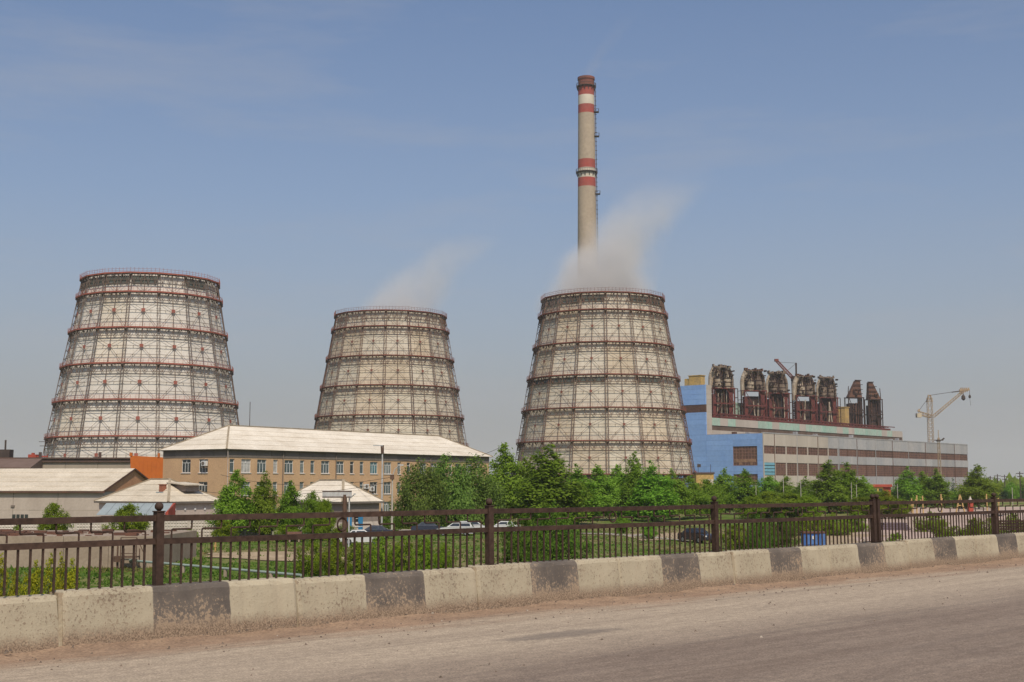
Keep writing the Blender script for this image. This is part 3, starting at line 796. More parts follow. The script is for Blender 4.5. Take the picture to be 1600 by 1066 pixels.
# blue end wall (faces the camera's left): courses of long panels, window openings set in
wy0, wy1 = tv(1184, PX, PYc, PA), tv(1146, PX, PYc, PA)
def pze(py, w): return pz(py, 0, w)
wz1, wz0 = pze(697, wy0), pze(727.5, wy0); w2z1 = pze(741, wy0); w2z0 = w2z1-4.5
ny = [0.0, wy0, wy1, W1, W1+8, W1+16, W1+25, W2]
courses = list(np.arange(0, Hlow-0.5, 2.15)) + [Hlow]
for yi in range(len(ny)-1):
    y0, y1 = ny[yi], ny[yi+1]
    for z0, z1 in zip(courses[:-1], courses[1:]):
        segs = [(z0, z1)]
        if yi == 1:
            for (a, b_) in ((wz0, wz1), (w2z0, w2z1)):
                ns = []
                for (p, q) in segs:
                    if q <= a or p >= b_: ns.append((p, q)); continue
                    if p < a: ns.append((p, a))
                    if q > b_: ns.append((b_, q))
                segs = ns
        for (p, q) in segs:
            if q-p < 0.08: continue
            pbox('wall_panel', -0.02, 0.58, y0+.03, y1-.03, p+.02, q-.02, m_pblue)
for (a, b_, nr) in ((wz0, wz1, 6), (w2z0, w2z1, 3)):
    o = pbox('window', 0.30, 0.58, wy0+.02, wy1-.02, a, b_, m_pglass); fr = MB()
    for q in range(nr+1): fr.box(0.2, 0.31, wy0+.02, wy1-.02, a+(b_-a)*q/nr-.1, a+(b_-a)*q/nr+.1)
    for q in range(9): yq = wy0+.1+(wy1-wy0-.2)*q/8; fr.box(0.21, 0.315, yq-.08, yq+.08, a, b_)
    fr.build('mullions', m_pmull, o)
    if nr == 6:
        lw = MB(); lw.box(0.16, 0.30, wy0+.8, wy1-.4, a+(b_-a)/6+.1, a+(b_-a)*2/6); lw.box(0.16, 0.30, wy0+2.2, wy0+3.4, a+.3, a+(b_-a)/6-.1); lw.box(0.16, 0.30, wy1-4, wy1-2.6, a+.3, a+(b_-a)/6-.1)
        lw.build('faded_pane', m_pglass2, o)
# corner strip between blue end and grey side
pbox('corner_strip', -0.06, 0.45, -0.06, 0.25, 0, Hlow+.3, m_pcream)
# tall blue stair block behind, with brown window band
Hm = pz(601, 0, W1)
TB = tu(1114, PX+W1*pv.x, PYc+W1*pv.y, PA)
bz1, bz0 = pz(632, 0, W1), pz(644, 0, W1)
UL = tu(1412, PX+W1*pv.x, PYc+W1*pv.y, PA)
pbox('tall_block_core', 0.7, TB-.02, W1+.6, W2+25, 0, Hm-.3, m_proof)
zz_ = Hlow
cs = [Hlow+.02] + [z for z in np.arange(Hlow+2.1, Hm-1, 2.15) if not (bz0-.6 < z < bz1+.6)] + [bz0, bz1, Hm]
cs = sorted(cs)
for z0, z1 in zip(cs[:-1], cs[1:]):
    for (y0, y1) in ((W1, W1+12), (W1+12, W1+21), (W1+21, W1+30), (W1+30, W2+25)):
        band = abs(z0-bz0) < .01
        pbox('window_band' if band else 'wall_panel', 0.1 if band else 0.0, 0.7, y0+.03, y1-.03, z0+.02, z1-.02, m_pglass if band else m_pblue)
    pbox('wall_panel', 0.7, TB, W1-.02, W1+.6, z0+.02, z1-.02, m_pcream)
# yellow brick penthouse
m_ybrick = mat('yellow_brick', (0.50, 0.32, 0.10), 0.9, 0.3, 0.4, (0.38, 0.26, 0.12), fine=.2, bscale=2)
ya, yb = tv(1096, PX, PYc, PA), tv(1077, PX, PYc, PA)
ph = MB(); ph.box(.8, 4, ya, yb, Hm-.3, Hm+4.0); ph.box(.6, 4.2, ya-.3, yb+.3, Hm+4.0, Hm+4.3); ph.box(1.2, 3.5, yb+.02, yb+2.4, Hm-.3, Hm+3); ph.build('penthouse', m_ybrick, ps)
# upper set-back wall: pale green band, brown strip, cream foot
Hu = pz(652, 0, W1)
u1, u2, u3 = pz(664, 0, W1), pz(671.5, 0, W1), Hlow+.1
NU = 30; ub = (UL-TB)/NU
for k in range(NU):
    x0, x1 = TB+k*ub, TB+(k+1)*ub; rr_ = random.random()
    pbox('wall_panel', x0+.03, x1-.03, W1-.15, W1+.5, u1, Hu, m_pgreen if rr_ < .75 else m_pcream)
    pbox('brown_strip', x0, x1, W1+.1, W1+.5, u2, u1-.02, m_pbrown)
    pbox('wall_panel', x0+.03, x1-.03, W1-.15, W1+.5, u3, u2-.02, m_pcream)
pbox('upper_core', TB, UL-.1, W1+.5, W2+12, Hlow-.4, Hu-.3, m_proof)
pbox('upper_end_wall', UL-.09, UL+.3, W1-.1, W2+12, Hlow, Hu, m_pcream)
# rust-red walkway beams running along the upper roof edge
wk = MB()
for yy_ in (W1+1.5, W1+5):
    wk.box(13.6, UL-12, yy_-.4, yy_+.4, Hu+.2, Hu+1.1); wk.box(13.6, UL-6, yy_-.25, yy_+.25, Hu+1.9, Hu+2.3)
for q in range(46):
    x = 14+q*(UL-30)/46
    wk.bar((x, W1+1.5, Hu-.3), (x, W1+1.5, Hu+2.2), .4); wk.bar((x, W1+1.5, Hu+.3), (x+2.5, W1+1.5, Hu+2.0), .25); wk.bar((x, W1+5, Hu-.3), (x, W1+5, Hu+2.2), .4)
wk.build('roof_walkway', m_rust, ps)

# ------------------------------------------------------------------ exposed boiler tops on the roof
def hall_x(px, w): return tu(px, PX+w*pv.x, PYc+w*pv.y, PA)
def hall_world(x, y, z): p = Vector((PX, PYc, G))+pu*x+pv*y; return Vector((p.x, p.y, G+z))
def boiler(px0, px1, py_top, py_mid, style, label, seed):
    rnd = random.Random(seed); w = W1+8.0
    xm = hall_x((px0+px1)/2, w); Yb = PYc+xm*math.cos(PA)+w*math.sin(PA)
    hw = (px1-px0)/2*Yb/2012*1.04
    zt = gz(py_top, Yb)-G-Hu; zm = gz(py_mid, Yb)-G-Hu
    o = empty('boiler_tower', hall_world(xm, w, Hu-.3), R(14))
    tag(o, label, 'boiler', 'rusting boiler tops on the hall roof')
    D = 2.0
    fr = MB()
    for sx_ in (-1, 1):
        for sy_ in (-1, 1): fr.bar((sx_*hw, sy_*D, 0), (sx_*hw, sy_*D, zm), 0.42)
    for z in (zm*.52, zm-.3, 1.2):
        for sy_ in (-1, 1): fr.bar((-hw-.3, sy_*D, z), (hw+.3, sy_*D, z), 0.36, .5)
        for sx_ in (-1, 1): fr.bar((sx_*hw, -D, z), (sx_*hw, D, z), 0.3)
    for (a, b_) in ((-1, -.2), (.2, 1)):
        fr.bar((a*hw, -D-.1, .3), (b_*hw, -D-.1, zm*.5), .22); fr.bar((b_*hw, -D-.1, zm*.5), (a*hw, -D-.1, zm), .22)
    fr.build('steel_frame', m_rust if style != 'bare' else m_rustd, o)
    pl = MB(); pl.box(-hw+.25, -hw*.66, -D*.7, D*.6, .6, zm*.8); pl.build('side_plate', m_rust if style != 'bare' else m_rustd, o)
    pl = MB(); pl.box(hw*.56, hw-.25, -D*.5, D*.6, 1.2, zm-.5); pl.build('side_plate', m_rust if style != 'bare' else m_rustd, o)
    pl = MB(); pl.box(-hw*.62, hw*.5, .6, D*.7, .2, zm*(.97 if seed % 2 else .82)); pl.build('back_plate', m_rustd, o)
    for q in range(6):
        xq = rnd.uniform(-hw*.75, hw*.6); lean = rnd.uniform(-1.2, 1.2); pp = MB()
        pp.bar((xq, -D*.5, .5), (xq+lean, -D*.4, zm*rnd.uniform(.45, .95)), rnd.uniform(.25, .6), n=8, w2=rnd.uniform(.6, 1.5)); pp.build('pipe', m_shell if (q < 3 and style != 'bare') else m_rustb, o)
    hh = zt-zm
    if style == 'bare':
        s = 1 if seed % 2 == 0 else -1
        bd = MB()
        fl = lambda L_: [(x*s, y, z) for (x, y, z) in (L_ if s > 0 else [L_[1], L_[0], L_[3], L_[2]])]
        P8 = [(-hw*.9, -D*.8, zm), (hw*.85, -D*.8, zm), (hw*.85, D*.8, zm), (-hw*.9, D*.8, zm)]
        T8 = [(-hw*.45, -D*.6, zm+hh*.42), (hw*.8, -D*.6, zm+hh*.42), (hw*.8, D*.6, zm+hh*.42), (-hw*.45, D*.6, zm+hh*.42)]
        U8 = [(hw*.15, -D*.5, zt-.4), (hw*.75, -D*.5, zt-.4), (hw*.75, D*.5, zt-.4), (hw*.15, D*.5, zt-.4)]
        bd.hexa(fl(P8)+fl(T8)); bd.hexa(fl([(x, y, z+.02) for x, y, z in T8])+fl(U8)); bd.build('vessel', m_rustb, o)
        ex = MB()
        for z in (zm+hh*.2, zm+hh*.45, zm+hh*.72): ex.bar((-s*hw*.3, -D*.85, z), (s*hw*.95, -D*.85, z), .3)
        ex.bar((s*hw*.05, -D*.5, zt-.2), (s*hw*.85, -D*.5, zt-.2), .9, .4)
        ex.bar((-s*hw*.95, -D*.5, zm), (-s*hw*.85, -D*.5, zm+hh*.62), .3); ex.bar((-s*hw*.7, -D*.5, zm), (-s*hw*.6, -D*.5, zm+hh*.35), .25)
        for q in range(8):
            xq = rnd.uniform(-.8, .7)*hw; zq = zm+rnd.uniform(.02, .3)*hh; ex.box(xq-.4, xq+.4, -D, -D*.75, zq, zq+rnd.uniform(.4, 1.2))
        ex.build('torn_plating', m_rustd, o)
        return o
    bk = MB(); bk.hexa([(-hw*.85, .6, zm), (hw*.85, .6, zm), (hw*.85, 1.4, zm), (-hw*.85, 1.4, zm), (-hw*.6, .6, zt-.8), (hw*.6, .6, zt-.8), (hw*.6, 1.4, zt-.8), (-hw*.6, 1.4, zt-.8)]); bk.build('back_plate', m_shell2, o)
    for sx_ in (-.40, .42):
        r = hw*.36; ve = MB(); k1_ = rnd.uniform(.38, .5)
        ve.lathe([(r*.9, zm-.3), (r, zm+hh*.05), (r, zm+hh*.20), (r*.97, zm+hh*k1_), (r*.55, zm+hh*.66), (r*.50, zm+hh*.80), (r*.85, zm+hh*.92), (r*.9, zt-.5)], 12, c=(sx_*hw, -.7, 0))
        vo = ve.build('vessel', m_shell if rnd.random() < .75 else m_shell2, o, smooth=False)
        for f in (.04, .22, k1_): MB().lathe([(r*1.03, zm+hh*f), (r*1.05, zm+hh*f+.35)], 12, c=(sx_*hw, -.7, 0)).build('vessel_band', m_rustd, vo)
        bn = MB()
        for q in range(4):
            a = -math.pi/2+(q-1.5)*.6; bn.bar((sx_*hw+math.cos(a)*r*.95, -.7+math.sin(a)*r, zm+hh*k1_), (sx_*hw+math.cos(a)*r*.5, -.7+math.sin(a)*r*.55, zm+hh*.82), .3)
        bn.build('vessel_rib', m_rustd, vo)
    for s in (-1, 1):
        big = .42 if (s < 0 and seed in (2, 4, 1)) else .24
        pts = [(s*hw*.98, .2, zm-2.5), (s*hw*1.0, .2, zm+hh*.40), (s*hw*.93, .1, zm+hh*.62), (s*hw*.70, 0, zm+hh*.88), (s*hw*.62, 0, zt-.3)]
        du = MB()
        for a, b_ in zip(pts[:-1], pts[1:]): du.bar(a, b_, hw*big, n=9)
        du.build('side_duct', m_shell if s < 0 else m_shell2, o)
    tp = MB(); tp.box(-hw*.8, hw*.8, -1.6, 1.4, zt-.75, zt-.35)
    for q in range(9):
        xq = (-.8+1.6*q/8)*hw; tp.box(xq-.28, xq+.28, -1.5+rnd.uniform(0, 1), rnd.uniform(.2, 1.2), zt-.4, zt+rnd.uniform(-.1, .9))
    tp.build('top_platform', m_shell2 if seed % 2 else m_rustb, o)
    rv_ = MB()
    for q in range(34):
        xq = rnd.uniform(-.95, .95)*hw; zq = zm+rnd.uniform(.0, .95)*hh; s_ = rnd.uniform(.10, .42)
        rv_.box(xq-s_, xq+s_, -hw*.42-.9, -hw*.3, zq, zq+s_*1.8)
    rv_.bar((-hw, -D, zm+.5), (hw, -D, zm+.5), .2); rv_.bar((-hw, -D, zm+1.2), (hw, -D, zm+1.2), .12)
    rv_.bar((0, -1.3, zm), (0, -.9, zm+hh*.8), .5); rv_.bar((-hw*.8, -1.4, zm+hh*.3), (hw*.8, -1.4, zm+hh*.42), .2)
    rv_.build('torn_plating', m_rustd, o)
    sd = -1 if seed == 2 else 1; ca = MB(); s = 1.30*sd
    ca.bar((hw*s, -D, 0), (hw*s, -D, zm-.3), .26); ca.bar((hw*s, D, 0), (hw*s, D, zm-.3), .2)
    for z in (zm-.4, zm*.7, zm*.36): ca.bar((hw*sd, -D, z), (hw*s, -D, z), .24); ca.bar((hw*s, -D, z), (hw*s, D, z), .2)
    ca.build('stair_frame', m_rustd, o)
    return o
boiler(1113, 1148, 571, 605, 'full', 'first and tallest boiler top from the left on the hall roof', 1)
boiler(1163, 1198, 577, 609, 'full', 'second boiler top on the hall roof, pale duct bulging on its left side', 2)
boiler(1201, 1234, 581, 613, 'full', 'third boiler top on the hall roof, just left of the slanting red crane boom', 3)
boiler(1244, 1277, 586, 617, 'full', 'fourth boiler top on the hall roof, just right of the red crane mast', 4)
boiler(1280, 1310, 588, 620, 'full', 'fifth boiler top on the hall roof, last with pale vessels', 5)
boiler(1326, 1351, 593, 620, 'bare', 'left one of the two torn rust brown boiler stumps on the hall roof', 6)
boiler(1357, 1380, 596, 623, 'bare', 'right one of the two torn rust brown boiler stumps on the hall roof', 7)
# pale brick lift shaft between boilers
xq = hall_x(1318, W1+9)
o = MB().box(-2.2, 2.2, -3, 3, 0, 11).box(-2.5, 2.5, -3.3, 3.3, 11, 11.4).box(-.8, .8, -3.15, -3.0, 4, 6).build('lift_shaft', m_ybrick, None, loc=hall_world(xq, W1+9, Hu-.3), rz=PRZ)
tag(o, 'pale yellow brick shaft between the boiler tops on the hall roof', 'shaft')
# long pale green wall remnant behind the boilers
xa, xb_ = hall_x(1138, W1+14), hall_x(1165, W1+14)
o = MB().box(xa, xb_, 0, .6, 0, 9).box(xa, xb_, -.2, 0, 8.4, 9.3).build('green_wall_remnant', m_pgreen, None, loc=hall_world(0, W1+14, Hu-.3), rz=PRZ)
tag(o, 'pale green wall remnant on the roof between the first two boiler tops', 'wall')

# ------------------------------------------------------------------ cranes
def lattice(mb, a, b_, w, n, bw_=.22, taper=1.0, m=0, diag=.16):
    a, b_ = Vector(a), Vector(b_); d = (b_-a).normalized()
    up = Vector((0, 0, 1)) if abs(d.z) < .9 else Vector((0, 1, 0))
    x = d.cross(up).normalized(); y = x.cross(d).normalized()
    pts = []
    for k in range(n+1):
        c_ = a.lerp(b_, k/n); s = w/2*(1+(taper-1)*k/n)
        pts.append([c_+x*s+y*s, c_-x*s+y*s, c_-x*s-y*s, c_+x*s-y*s])
    for k in range(n):
        for i in range(4):
            mb.bar(pts[k][i], pts[k+1][i], bw_, m=m, caps=False)
            mb.bar(pts[k][i], pts[k+1][(i+1) % 4], diag, m=m, caps=False)
            mb.bar(pts[k][i], pts[k][(i+1) % 4], diag, m=m, caps=False)
m_crane = mat('crane_ochre', (0.40, 0.29, 0.18), .8, .25, .3, (0.28, 0.19, 0.12))
m_cweight = mat('crane_counterweight', (0.50, 0.42, 0.30), .85, .2, .4)
cw = W1+4; TY = 660.0
tcx = at(1455, 700, TY); tc_o = empty('tower_crane', (tcx.x, TY, G), 0)
tag(tc_o, 'ochre lattice tower crane with raised jib behind the right end of the hall', 'crane')
k_ = TY/2012
z = lambda py: gz(py, TY)-G
dx = lambda px: gx(px, TY, 640)-tcx.x
mb = MB(); lattice(mb, (0, 0, 0), (0, 0, z(650)), 2.3, 20, .22, m=0, diag=.12); lattice(mb, (0, 0, z(650)), (0, 0, z(622)), 2.2, 3, .2, diag=.12); lattice(mb, (0, 0, z(628)), (0, 0, z(617)), 2.6, 2, .24, .35, diag=.14); mb.build('mast', m_crane, tc_o)
mb = MB(); lattice(mb, (dx(1458), 0, z(651)), (dx(1507), 0, z(611)), 1.3, 12, .2, .8, diag=.11)
for q in range(5): mb.bar((dx(1500+q*3), 0, z(616-q)), (dx(1503+q*3), 0, z(606)), .5)
mb.bar((dx(1500), 0, z(610)), (dx(1516), 0, z(609)), .8, .9); mb.build('jib', m_crane, tc_o)
mb = MB(); lattice(mb, (dx(1454), 0, z(651)), (dx(1434), 0, z(645)), 1.6, 5, .3, diag=.15); mb.bar((dx(1433), -1, z(643)), (dx(1436), -1, z(640)), .8); mb.build('counter_jib', m_crane, tc_o)
mb = MB().box(dx(1431.5), dx(1439), -1.4, 1.4, z(652.5), z(646)); mb.build('counterweight', m_cweight, tc_o)
mb = MB(); mb.bar((0, 0, z(618)), (dx(1507), 0, z(610)), .22); mb.bar((dx(1488), 0, z(613)), (dx(1500), 0, z(611.5)), .5); mb.bar((0, 0, z(620)), (dx(1434), 0, z(644)), .16)
mb.bar((dx(1506), 0, z(611)), (dx(1506), 0, z(622)), .2); mb.bar((dx(1516), 0, z(610)), (dx(1516), 0, z(620)), .16); mb.bar((dx(1516), 0, z(622)), (dx(1517), 0, z(634)), .10); mb.build('cable', m_chd, tc_o)
mb = MB().lathe([(.2, 0), (1.1, .8), (1.0, 2.2), (.2, 3.2)], 8, c=(dx(1506), 0, z(626))).lathe([(.2, 0), (.7, .5), (.6, 1.4), (.2, 1.9)], 8, c=(dx(1516), 0, z(622.5))); mb.build('hook_block', m_chd, tc_o)
# red derrick crane between the boilers
m_cred = mat('crane_red', (0.22, 0.075, 0.06), .8, .25, .3)
wq = W1+16; xq = hall_x(1243, wq); YQ = PYc+xq*math.cos(PA)+wq*math.sin(PA)
dp = hall_world(xq, wq, Hu-.3); dr = empty('derrick_crane', dp, 0)
tag(dr, 'red crane with slanting boom and dark mast rising between boiler tops', 'crane')
zq = lambda py: gz(py, YQ)-dp.z; dq = lambda px: gx(px, YQ, 600)-dp.x
mb = MB(); lattice(mb, (dq(1240), 0, zq(592)), (dq(1213.5), 0, zq(563)), 1.3, 12, .28, .8, diag=.16); mb.box(dq(1211), dq(1217), -.7, .7, zq(565), zq(561)); mb.build('boom', m_cred, dr)
mb = MB(); lattice(mb, (dq(1241), 0, 0), (dq(1241), 0, zq(592)), 2.0, 12, .34, diag=.22); mb.bar((dq(1244.5), 0, zq(594)), (dq(1244.5), 0, zq(567)), .7); mb.build('mast', m_rustd, dr)
mb = MB().box(dq(1237), dq(1246), -1.6, 1.6, zq(595), zq(588)); mb.build('cab', m_rustd, dr)
mb = MB(); mb.bar((dq(1244.5), 0, zq(567.5)), (dq(1217), 0, zq(566)), .14); mb.bar((dq(1244.5), 0, zq(568)), (dq(1230), 0, zq(580)), .14); mb.build('cable', m_chd, dr)

# ------------------------------------------------------------------ low buildings on the left
def holed_wall(mb, p0, ax, inward, L, H, holes, depth=0.2, m=0, z0=0.0):
    """wall face in the plane (ax, z) with real openings and reveals"""
    p0, ax, inward = Vector(p0), Vector(ax), Vector(inward)
    xs_ = sorted({0.0, L} | {h[0] for h in holes} | {h[1] for h in holes})
    zs_ = sorted({z0, H} | {h[2] for h in holes} | {h[3] for h in holes})
    P = lambda x, z, d=0.0: p0 + ax*x + inward*d + Vector((0, 0, z))
    for xa, xb in zip(xs_[:-1], xs_[1:]):
        for za, zb in zip(zs_[:-1], zs_[1:]):
            cx, cz = (xa+xb)/2, (za+zb)/2
            if any(h[0] < cx < h[1] and h[2] < cz < h[3] for h in holes): continue
            mb.quad(P(xa, za), P(xb, za), P(xb, zb), P(xa, zb), m)
    for (xa, xb, za, zb) in holes:
        mb.quad(P(xa, za), P(xb, za), P(xb, za, depth), P(xa, za, depth), m)
        mb.quad(P(xa, zb), P(xa, zb, depth), P(xb, zb, depth), P(xb, zb), m)
        mb.quad(P(xa, za), P(xa, za, depth), P(xa, zb, depth), P(xa, zb), m)
        mb.quad(P(xb, za), P(xb, zb), P(xb, zb, depth), P(xb, za, depth), m)
m_brick = mat('tan_brick', (0.56, 0.365, 0.205), .9, .18, .35, (0.48, 0.305, 0.175), fine=.10, bscale=5)
m_frieze = mat('grey_frieze', (0.185, 0.155, 0.13), .9, .2, .4, (0.145, 0.122, 0.102), rnd=.14)
m_wframe = mat('white_window_frame', (0.72, 0.70, 0.66), .6, .1, 2)
m_panes = [mat('window_glass_%d' % i, c, .12, .3, 1.5, spec=.6) for i, c in enumerate(((0.045, 0.052, 0.05), (0.10, 0.13, 0.13), (0.22, 0.25, 0.24), (0.10, 0.22, 0.24), (0.50, 0.48, 0.44)))]
m_slate = mat('cream_slate', (0.72, 0.645, 0.53), .9, .12, .8, (0.58, 0.50, 0.39), stretch=(.35, .35, 1), fine=.10, bscale=4, rnd=.05)
m_slate2 = mat('worn_slate', (0.62, 0.54, 0.42), .9, .15, .8, (0.48, 0.405, 0.30), stretch=(.35, .35, 1), fine=.12, bscale=4, rnd=.06)
m_ridge = mat('ridge_cap', (0.36, 0.29, 0.20), .9, .2, 1)
m_downp = mat('drain_pipe', (0.20, 0.16, 0.13), .7, .2, 1)
m_white = mat('whitewash', (0.60, 0.52, 0.44), .9, .15, .6, (0.50, 0.42, 0.345), fine=.08, bscale=5)
m_ac = mat('white_metal', (0.70, 0.69, 0.66), .5, .1, 2)

m_pale = mat('pale_render', (0.50, 0.41, 0.345), .9, .15, .5, (0.42, 0.34, 0.28), fine=.08, bscale=4)
def window_meshes(w, h, three):
    fr = MB(); t = .075
    fr.box(0, t, 0, .08, 0, h).box(w-t, w, 0, .08, 0, h).box(t, w-t, 0, .08, 0, t).box(t, w-t, 0, .08, h-t, h)
    zt = h*.72; fr.box(t, w-t, .002, .078, zt, zt+t*.9)
    if three:
        for q in (.34, .66): fr.box(w*q-t*.5, w*q+t*.5, .004, .076, t, zt if q < .5 else zt)
        fr.box(w*.5-t*.4, w*.5+t*.4, .004, .076, zt+t*.9, h-t)
    sill = MB().box(-.08, w+.08, -.22, .0, -.09, -.01).mesh('sill', m_wframe)
    pane = [MB().box(t*.5, w-t*.5, .03, .05, t*.5, h-t*.5).mesh('pane', p) for p in m_panes]
    return fr.mesh('window', m_wframe), pane, sill
def add_window(parent, wm, loc, rz, pi):
    o = link('window', wm[0], parent, loc, rz)
    link('pane', wm[1][pi], o); link('sill', wm[2], o)
    return o
def courses_roof(parent, e0, e1, r1, r0, n_, material, name='roof_course', lift=.045):
    """a roof slope laid in n overlapping courses from eave (e0-e1) to ridge (r0-r1)"""
    e0, e1, r0, r1 = map(Vector, (e0, e1, r0, r1))
    nn = (e1-e0).cross((r0+r1)/2-(e0+e1)/2).normalized()
    if nn.z < 0: nn = -nn
    for k in range(n_):
        a0, a1 = e0.lerp(r0, k/n_), e1.lerp(r1, k/n_); b0, b1 = e0.lerp(r0, (k+1)/n_), e1.lerp(r1, (k+1)/n_)
        mb = MB(); th = nn*.05
        mb.hexa([a0+nn*lift-th, a1+nn*lift-th, b1-th, b0-th, a0+nn*lift, a1+nn*lift, b1, b0])
        mb.build(name, material, parent)

# --- three storey office with hipped roof
OA = R(34.0); OY = 188.0; OX = gx(353, OY); ORZ = R(90)-OA
office = empty('office_building', (OX, OY, G), ORZ)
tag(office, 'long three storey tan brick office with cream hipped roof and white framed windows', 'building')
OL = tu(764, OX, OY, OA); OW = tv(254, OX, OY, OA)
eave = gz(702, OY)-G; frz = gz(714.5, OY)-G
rows = [(gz(738.5, OY)-G, gz(717, OY)-G)]
rows.append((rows[0][0]-3.35, rows[0][1]-3.35)); rows.append((rows[0][0]-6.65, rows[0][1]-6.65))
wide_px = [384, 408.6, 451, 508, 531, 584, 605.6, 661, 678, 716, 733]; nar_px = [362, 430, 471.7, 488, 549.7, 565, 623.5, 638, 694, 704, 748]
WW, WN = 1.95, .95; WH = rows[0][1]-rows[0][0]
wmW, wmN = window_meshes(WW, WH, True), window_meshes(WN, WH, False)
front = sorted([(tu(p, OX, OY, OA), WW) for p in wide_px] + [(tu(p, OX, OY, OA), WN) for p in nar_px])
ends = [(tv(317, OX, OY, OA), WW), (tv(290, OX, OY, OA), WW)]
fh = [(t-w/2, t+w/2, a, b_) for (t, w) in front for (a, b_) in rows]
eh = [(t-w/2, t+w/2, a, b_) for (t, w) in ends for (a, b_) in rows]
wb = MB(); holed_wall(wb, (0, 0, 0), (1, 0, 0), (0, 1, 0), OL, frz, fh); wb.build('front_wall', m_brick, office)
wb = MB(); holed_wall(wb, (0, 0, 0), (0, 1, 0), (1, 0, 0), OW, frz, eh); wb.build('end_wall', m_brick, office)
MB().quad((OL, 0, 0), (OL, OW, 0), (OL, OW, frz), (OL, 0, frz)).build('end_wall', m_brick, office)
MB().quad((OL, OW, 0), (0, OW, 0), (0, OW, frz), (OL, OW, frz)).build('back_wall', m_brick, office)
rw = random.Random(5)
for (t, w) in front:
    for (a, b_) in rows:
        add_window(office, wmW if w == WW else wmN, (t-w/2, .12, a), 0, 3 if abs(t-tu(584, OX, OY, OA)) < .1 and a == rows[0][0] else rw.choice((0, 1, 1, 2, 1, 0, 2, 4)))
for (t, w) in ends:
    for (a, b_) in rows: add_window(office, wmW, (.12, t+w/2, a), R(-90), rw.choice((0, 0, 1)))
nf = 22
for k in range(nf): MB().box(OL*k/nf+.02, OL*(k+1)/nf-.02, -.06, .2, frz, eave).build('frieze_panel', m_frieze, office)
for k in range(5): MB().box(-.06, .2, OW*k/5+.02, OW*(k+1)/5-.02, frz, eave).build('frieze_panel', m_frieze, office)
MB().box(OL-.2, OL+.06, .2, OW, frz, eave).build('frieze_panel', m_frieze, office)
oh = .55; zr = gz(665.5, OY+10)-G; hw_ = OW/2
A, B_, C_, D_ = (-oh, -oh, eave), (OL+oh, -oh, eave), (OL+oh, OW+oh, eave), (-oh, OW+oh, eave)
R0, R1 = (hw_, hw_, zr), (OL-hw_, hw_, zr)
courses_roof(office, A, B_, R1, R0, 5, m_slate); courses_roof(office, D_, A, R0, R0, 5, m_slate)
courses_roof(office, B_, C_, R1, R1, 5, m_slate); courses_roof(office, C_, D_, R0, R1, 5, m_slate)
cap = MB()
for a, b_ in ((A, R0), (B_, R1), (R0, R1), (D_, R0), (C_, R1)): cap.bar(Vector(a)+Vector((0, 0, .08)), Vector(b_)+Vector((0, 0, .08)), .28, .12)
cap.build('ridge_cap', m_ridge, office)
sf = MB(); sf.box(-oh+.03, OL+oh-.03, -oh+.03, OW+oh-.03, eave-.06, eave-.005); sf.build('soffit', m_frieze, office)
for p in (441, 524, 597, 672): x = tu(p, OX, OY, OA); MB().bar((x, -.12, .2), (x, -.12, eave-.1), .16, n=8).build('drain_pipe', m_downp, office)
MB().bar((.15, -.14, .2), (.15, -.14, frz-.2), .14, n=8).bar((.15, -.14, frz-.2), (-.1, -.35, eave-.1), .14, n=8).build('drain_pipe', m_pale, office)
def ac_unit(parent, loc, rz):
    mb = MB().box(0, .95, -.5, -.12, 0, .75); o = mb.build('air_conditioner', m_ac, parent, loc=loc, rz=rz)
    MB().bar((.36, -.505, .37), (.36, -.53, .37), .55, n=16).build('fan_grille', m_downp, o)
    MB().box(.1, .2, -.55, 0, -.3, 0).box(.75, .85, -.55, 0, -.3, 0).build('bracket', m_downp, o)
ac_unit(office, (-.02, tv(326, OX, OY, OA)+1.1, rows[0][0]+1.0), R(-90))
ac_unit(office, (tu(567, OX, OY, OA), -.02, rows[1][0]+.9), 0); ac_unit(office, (tu(576, OX, OY, OA), -.02, rows[1][0]+.5), 0)

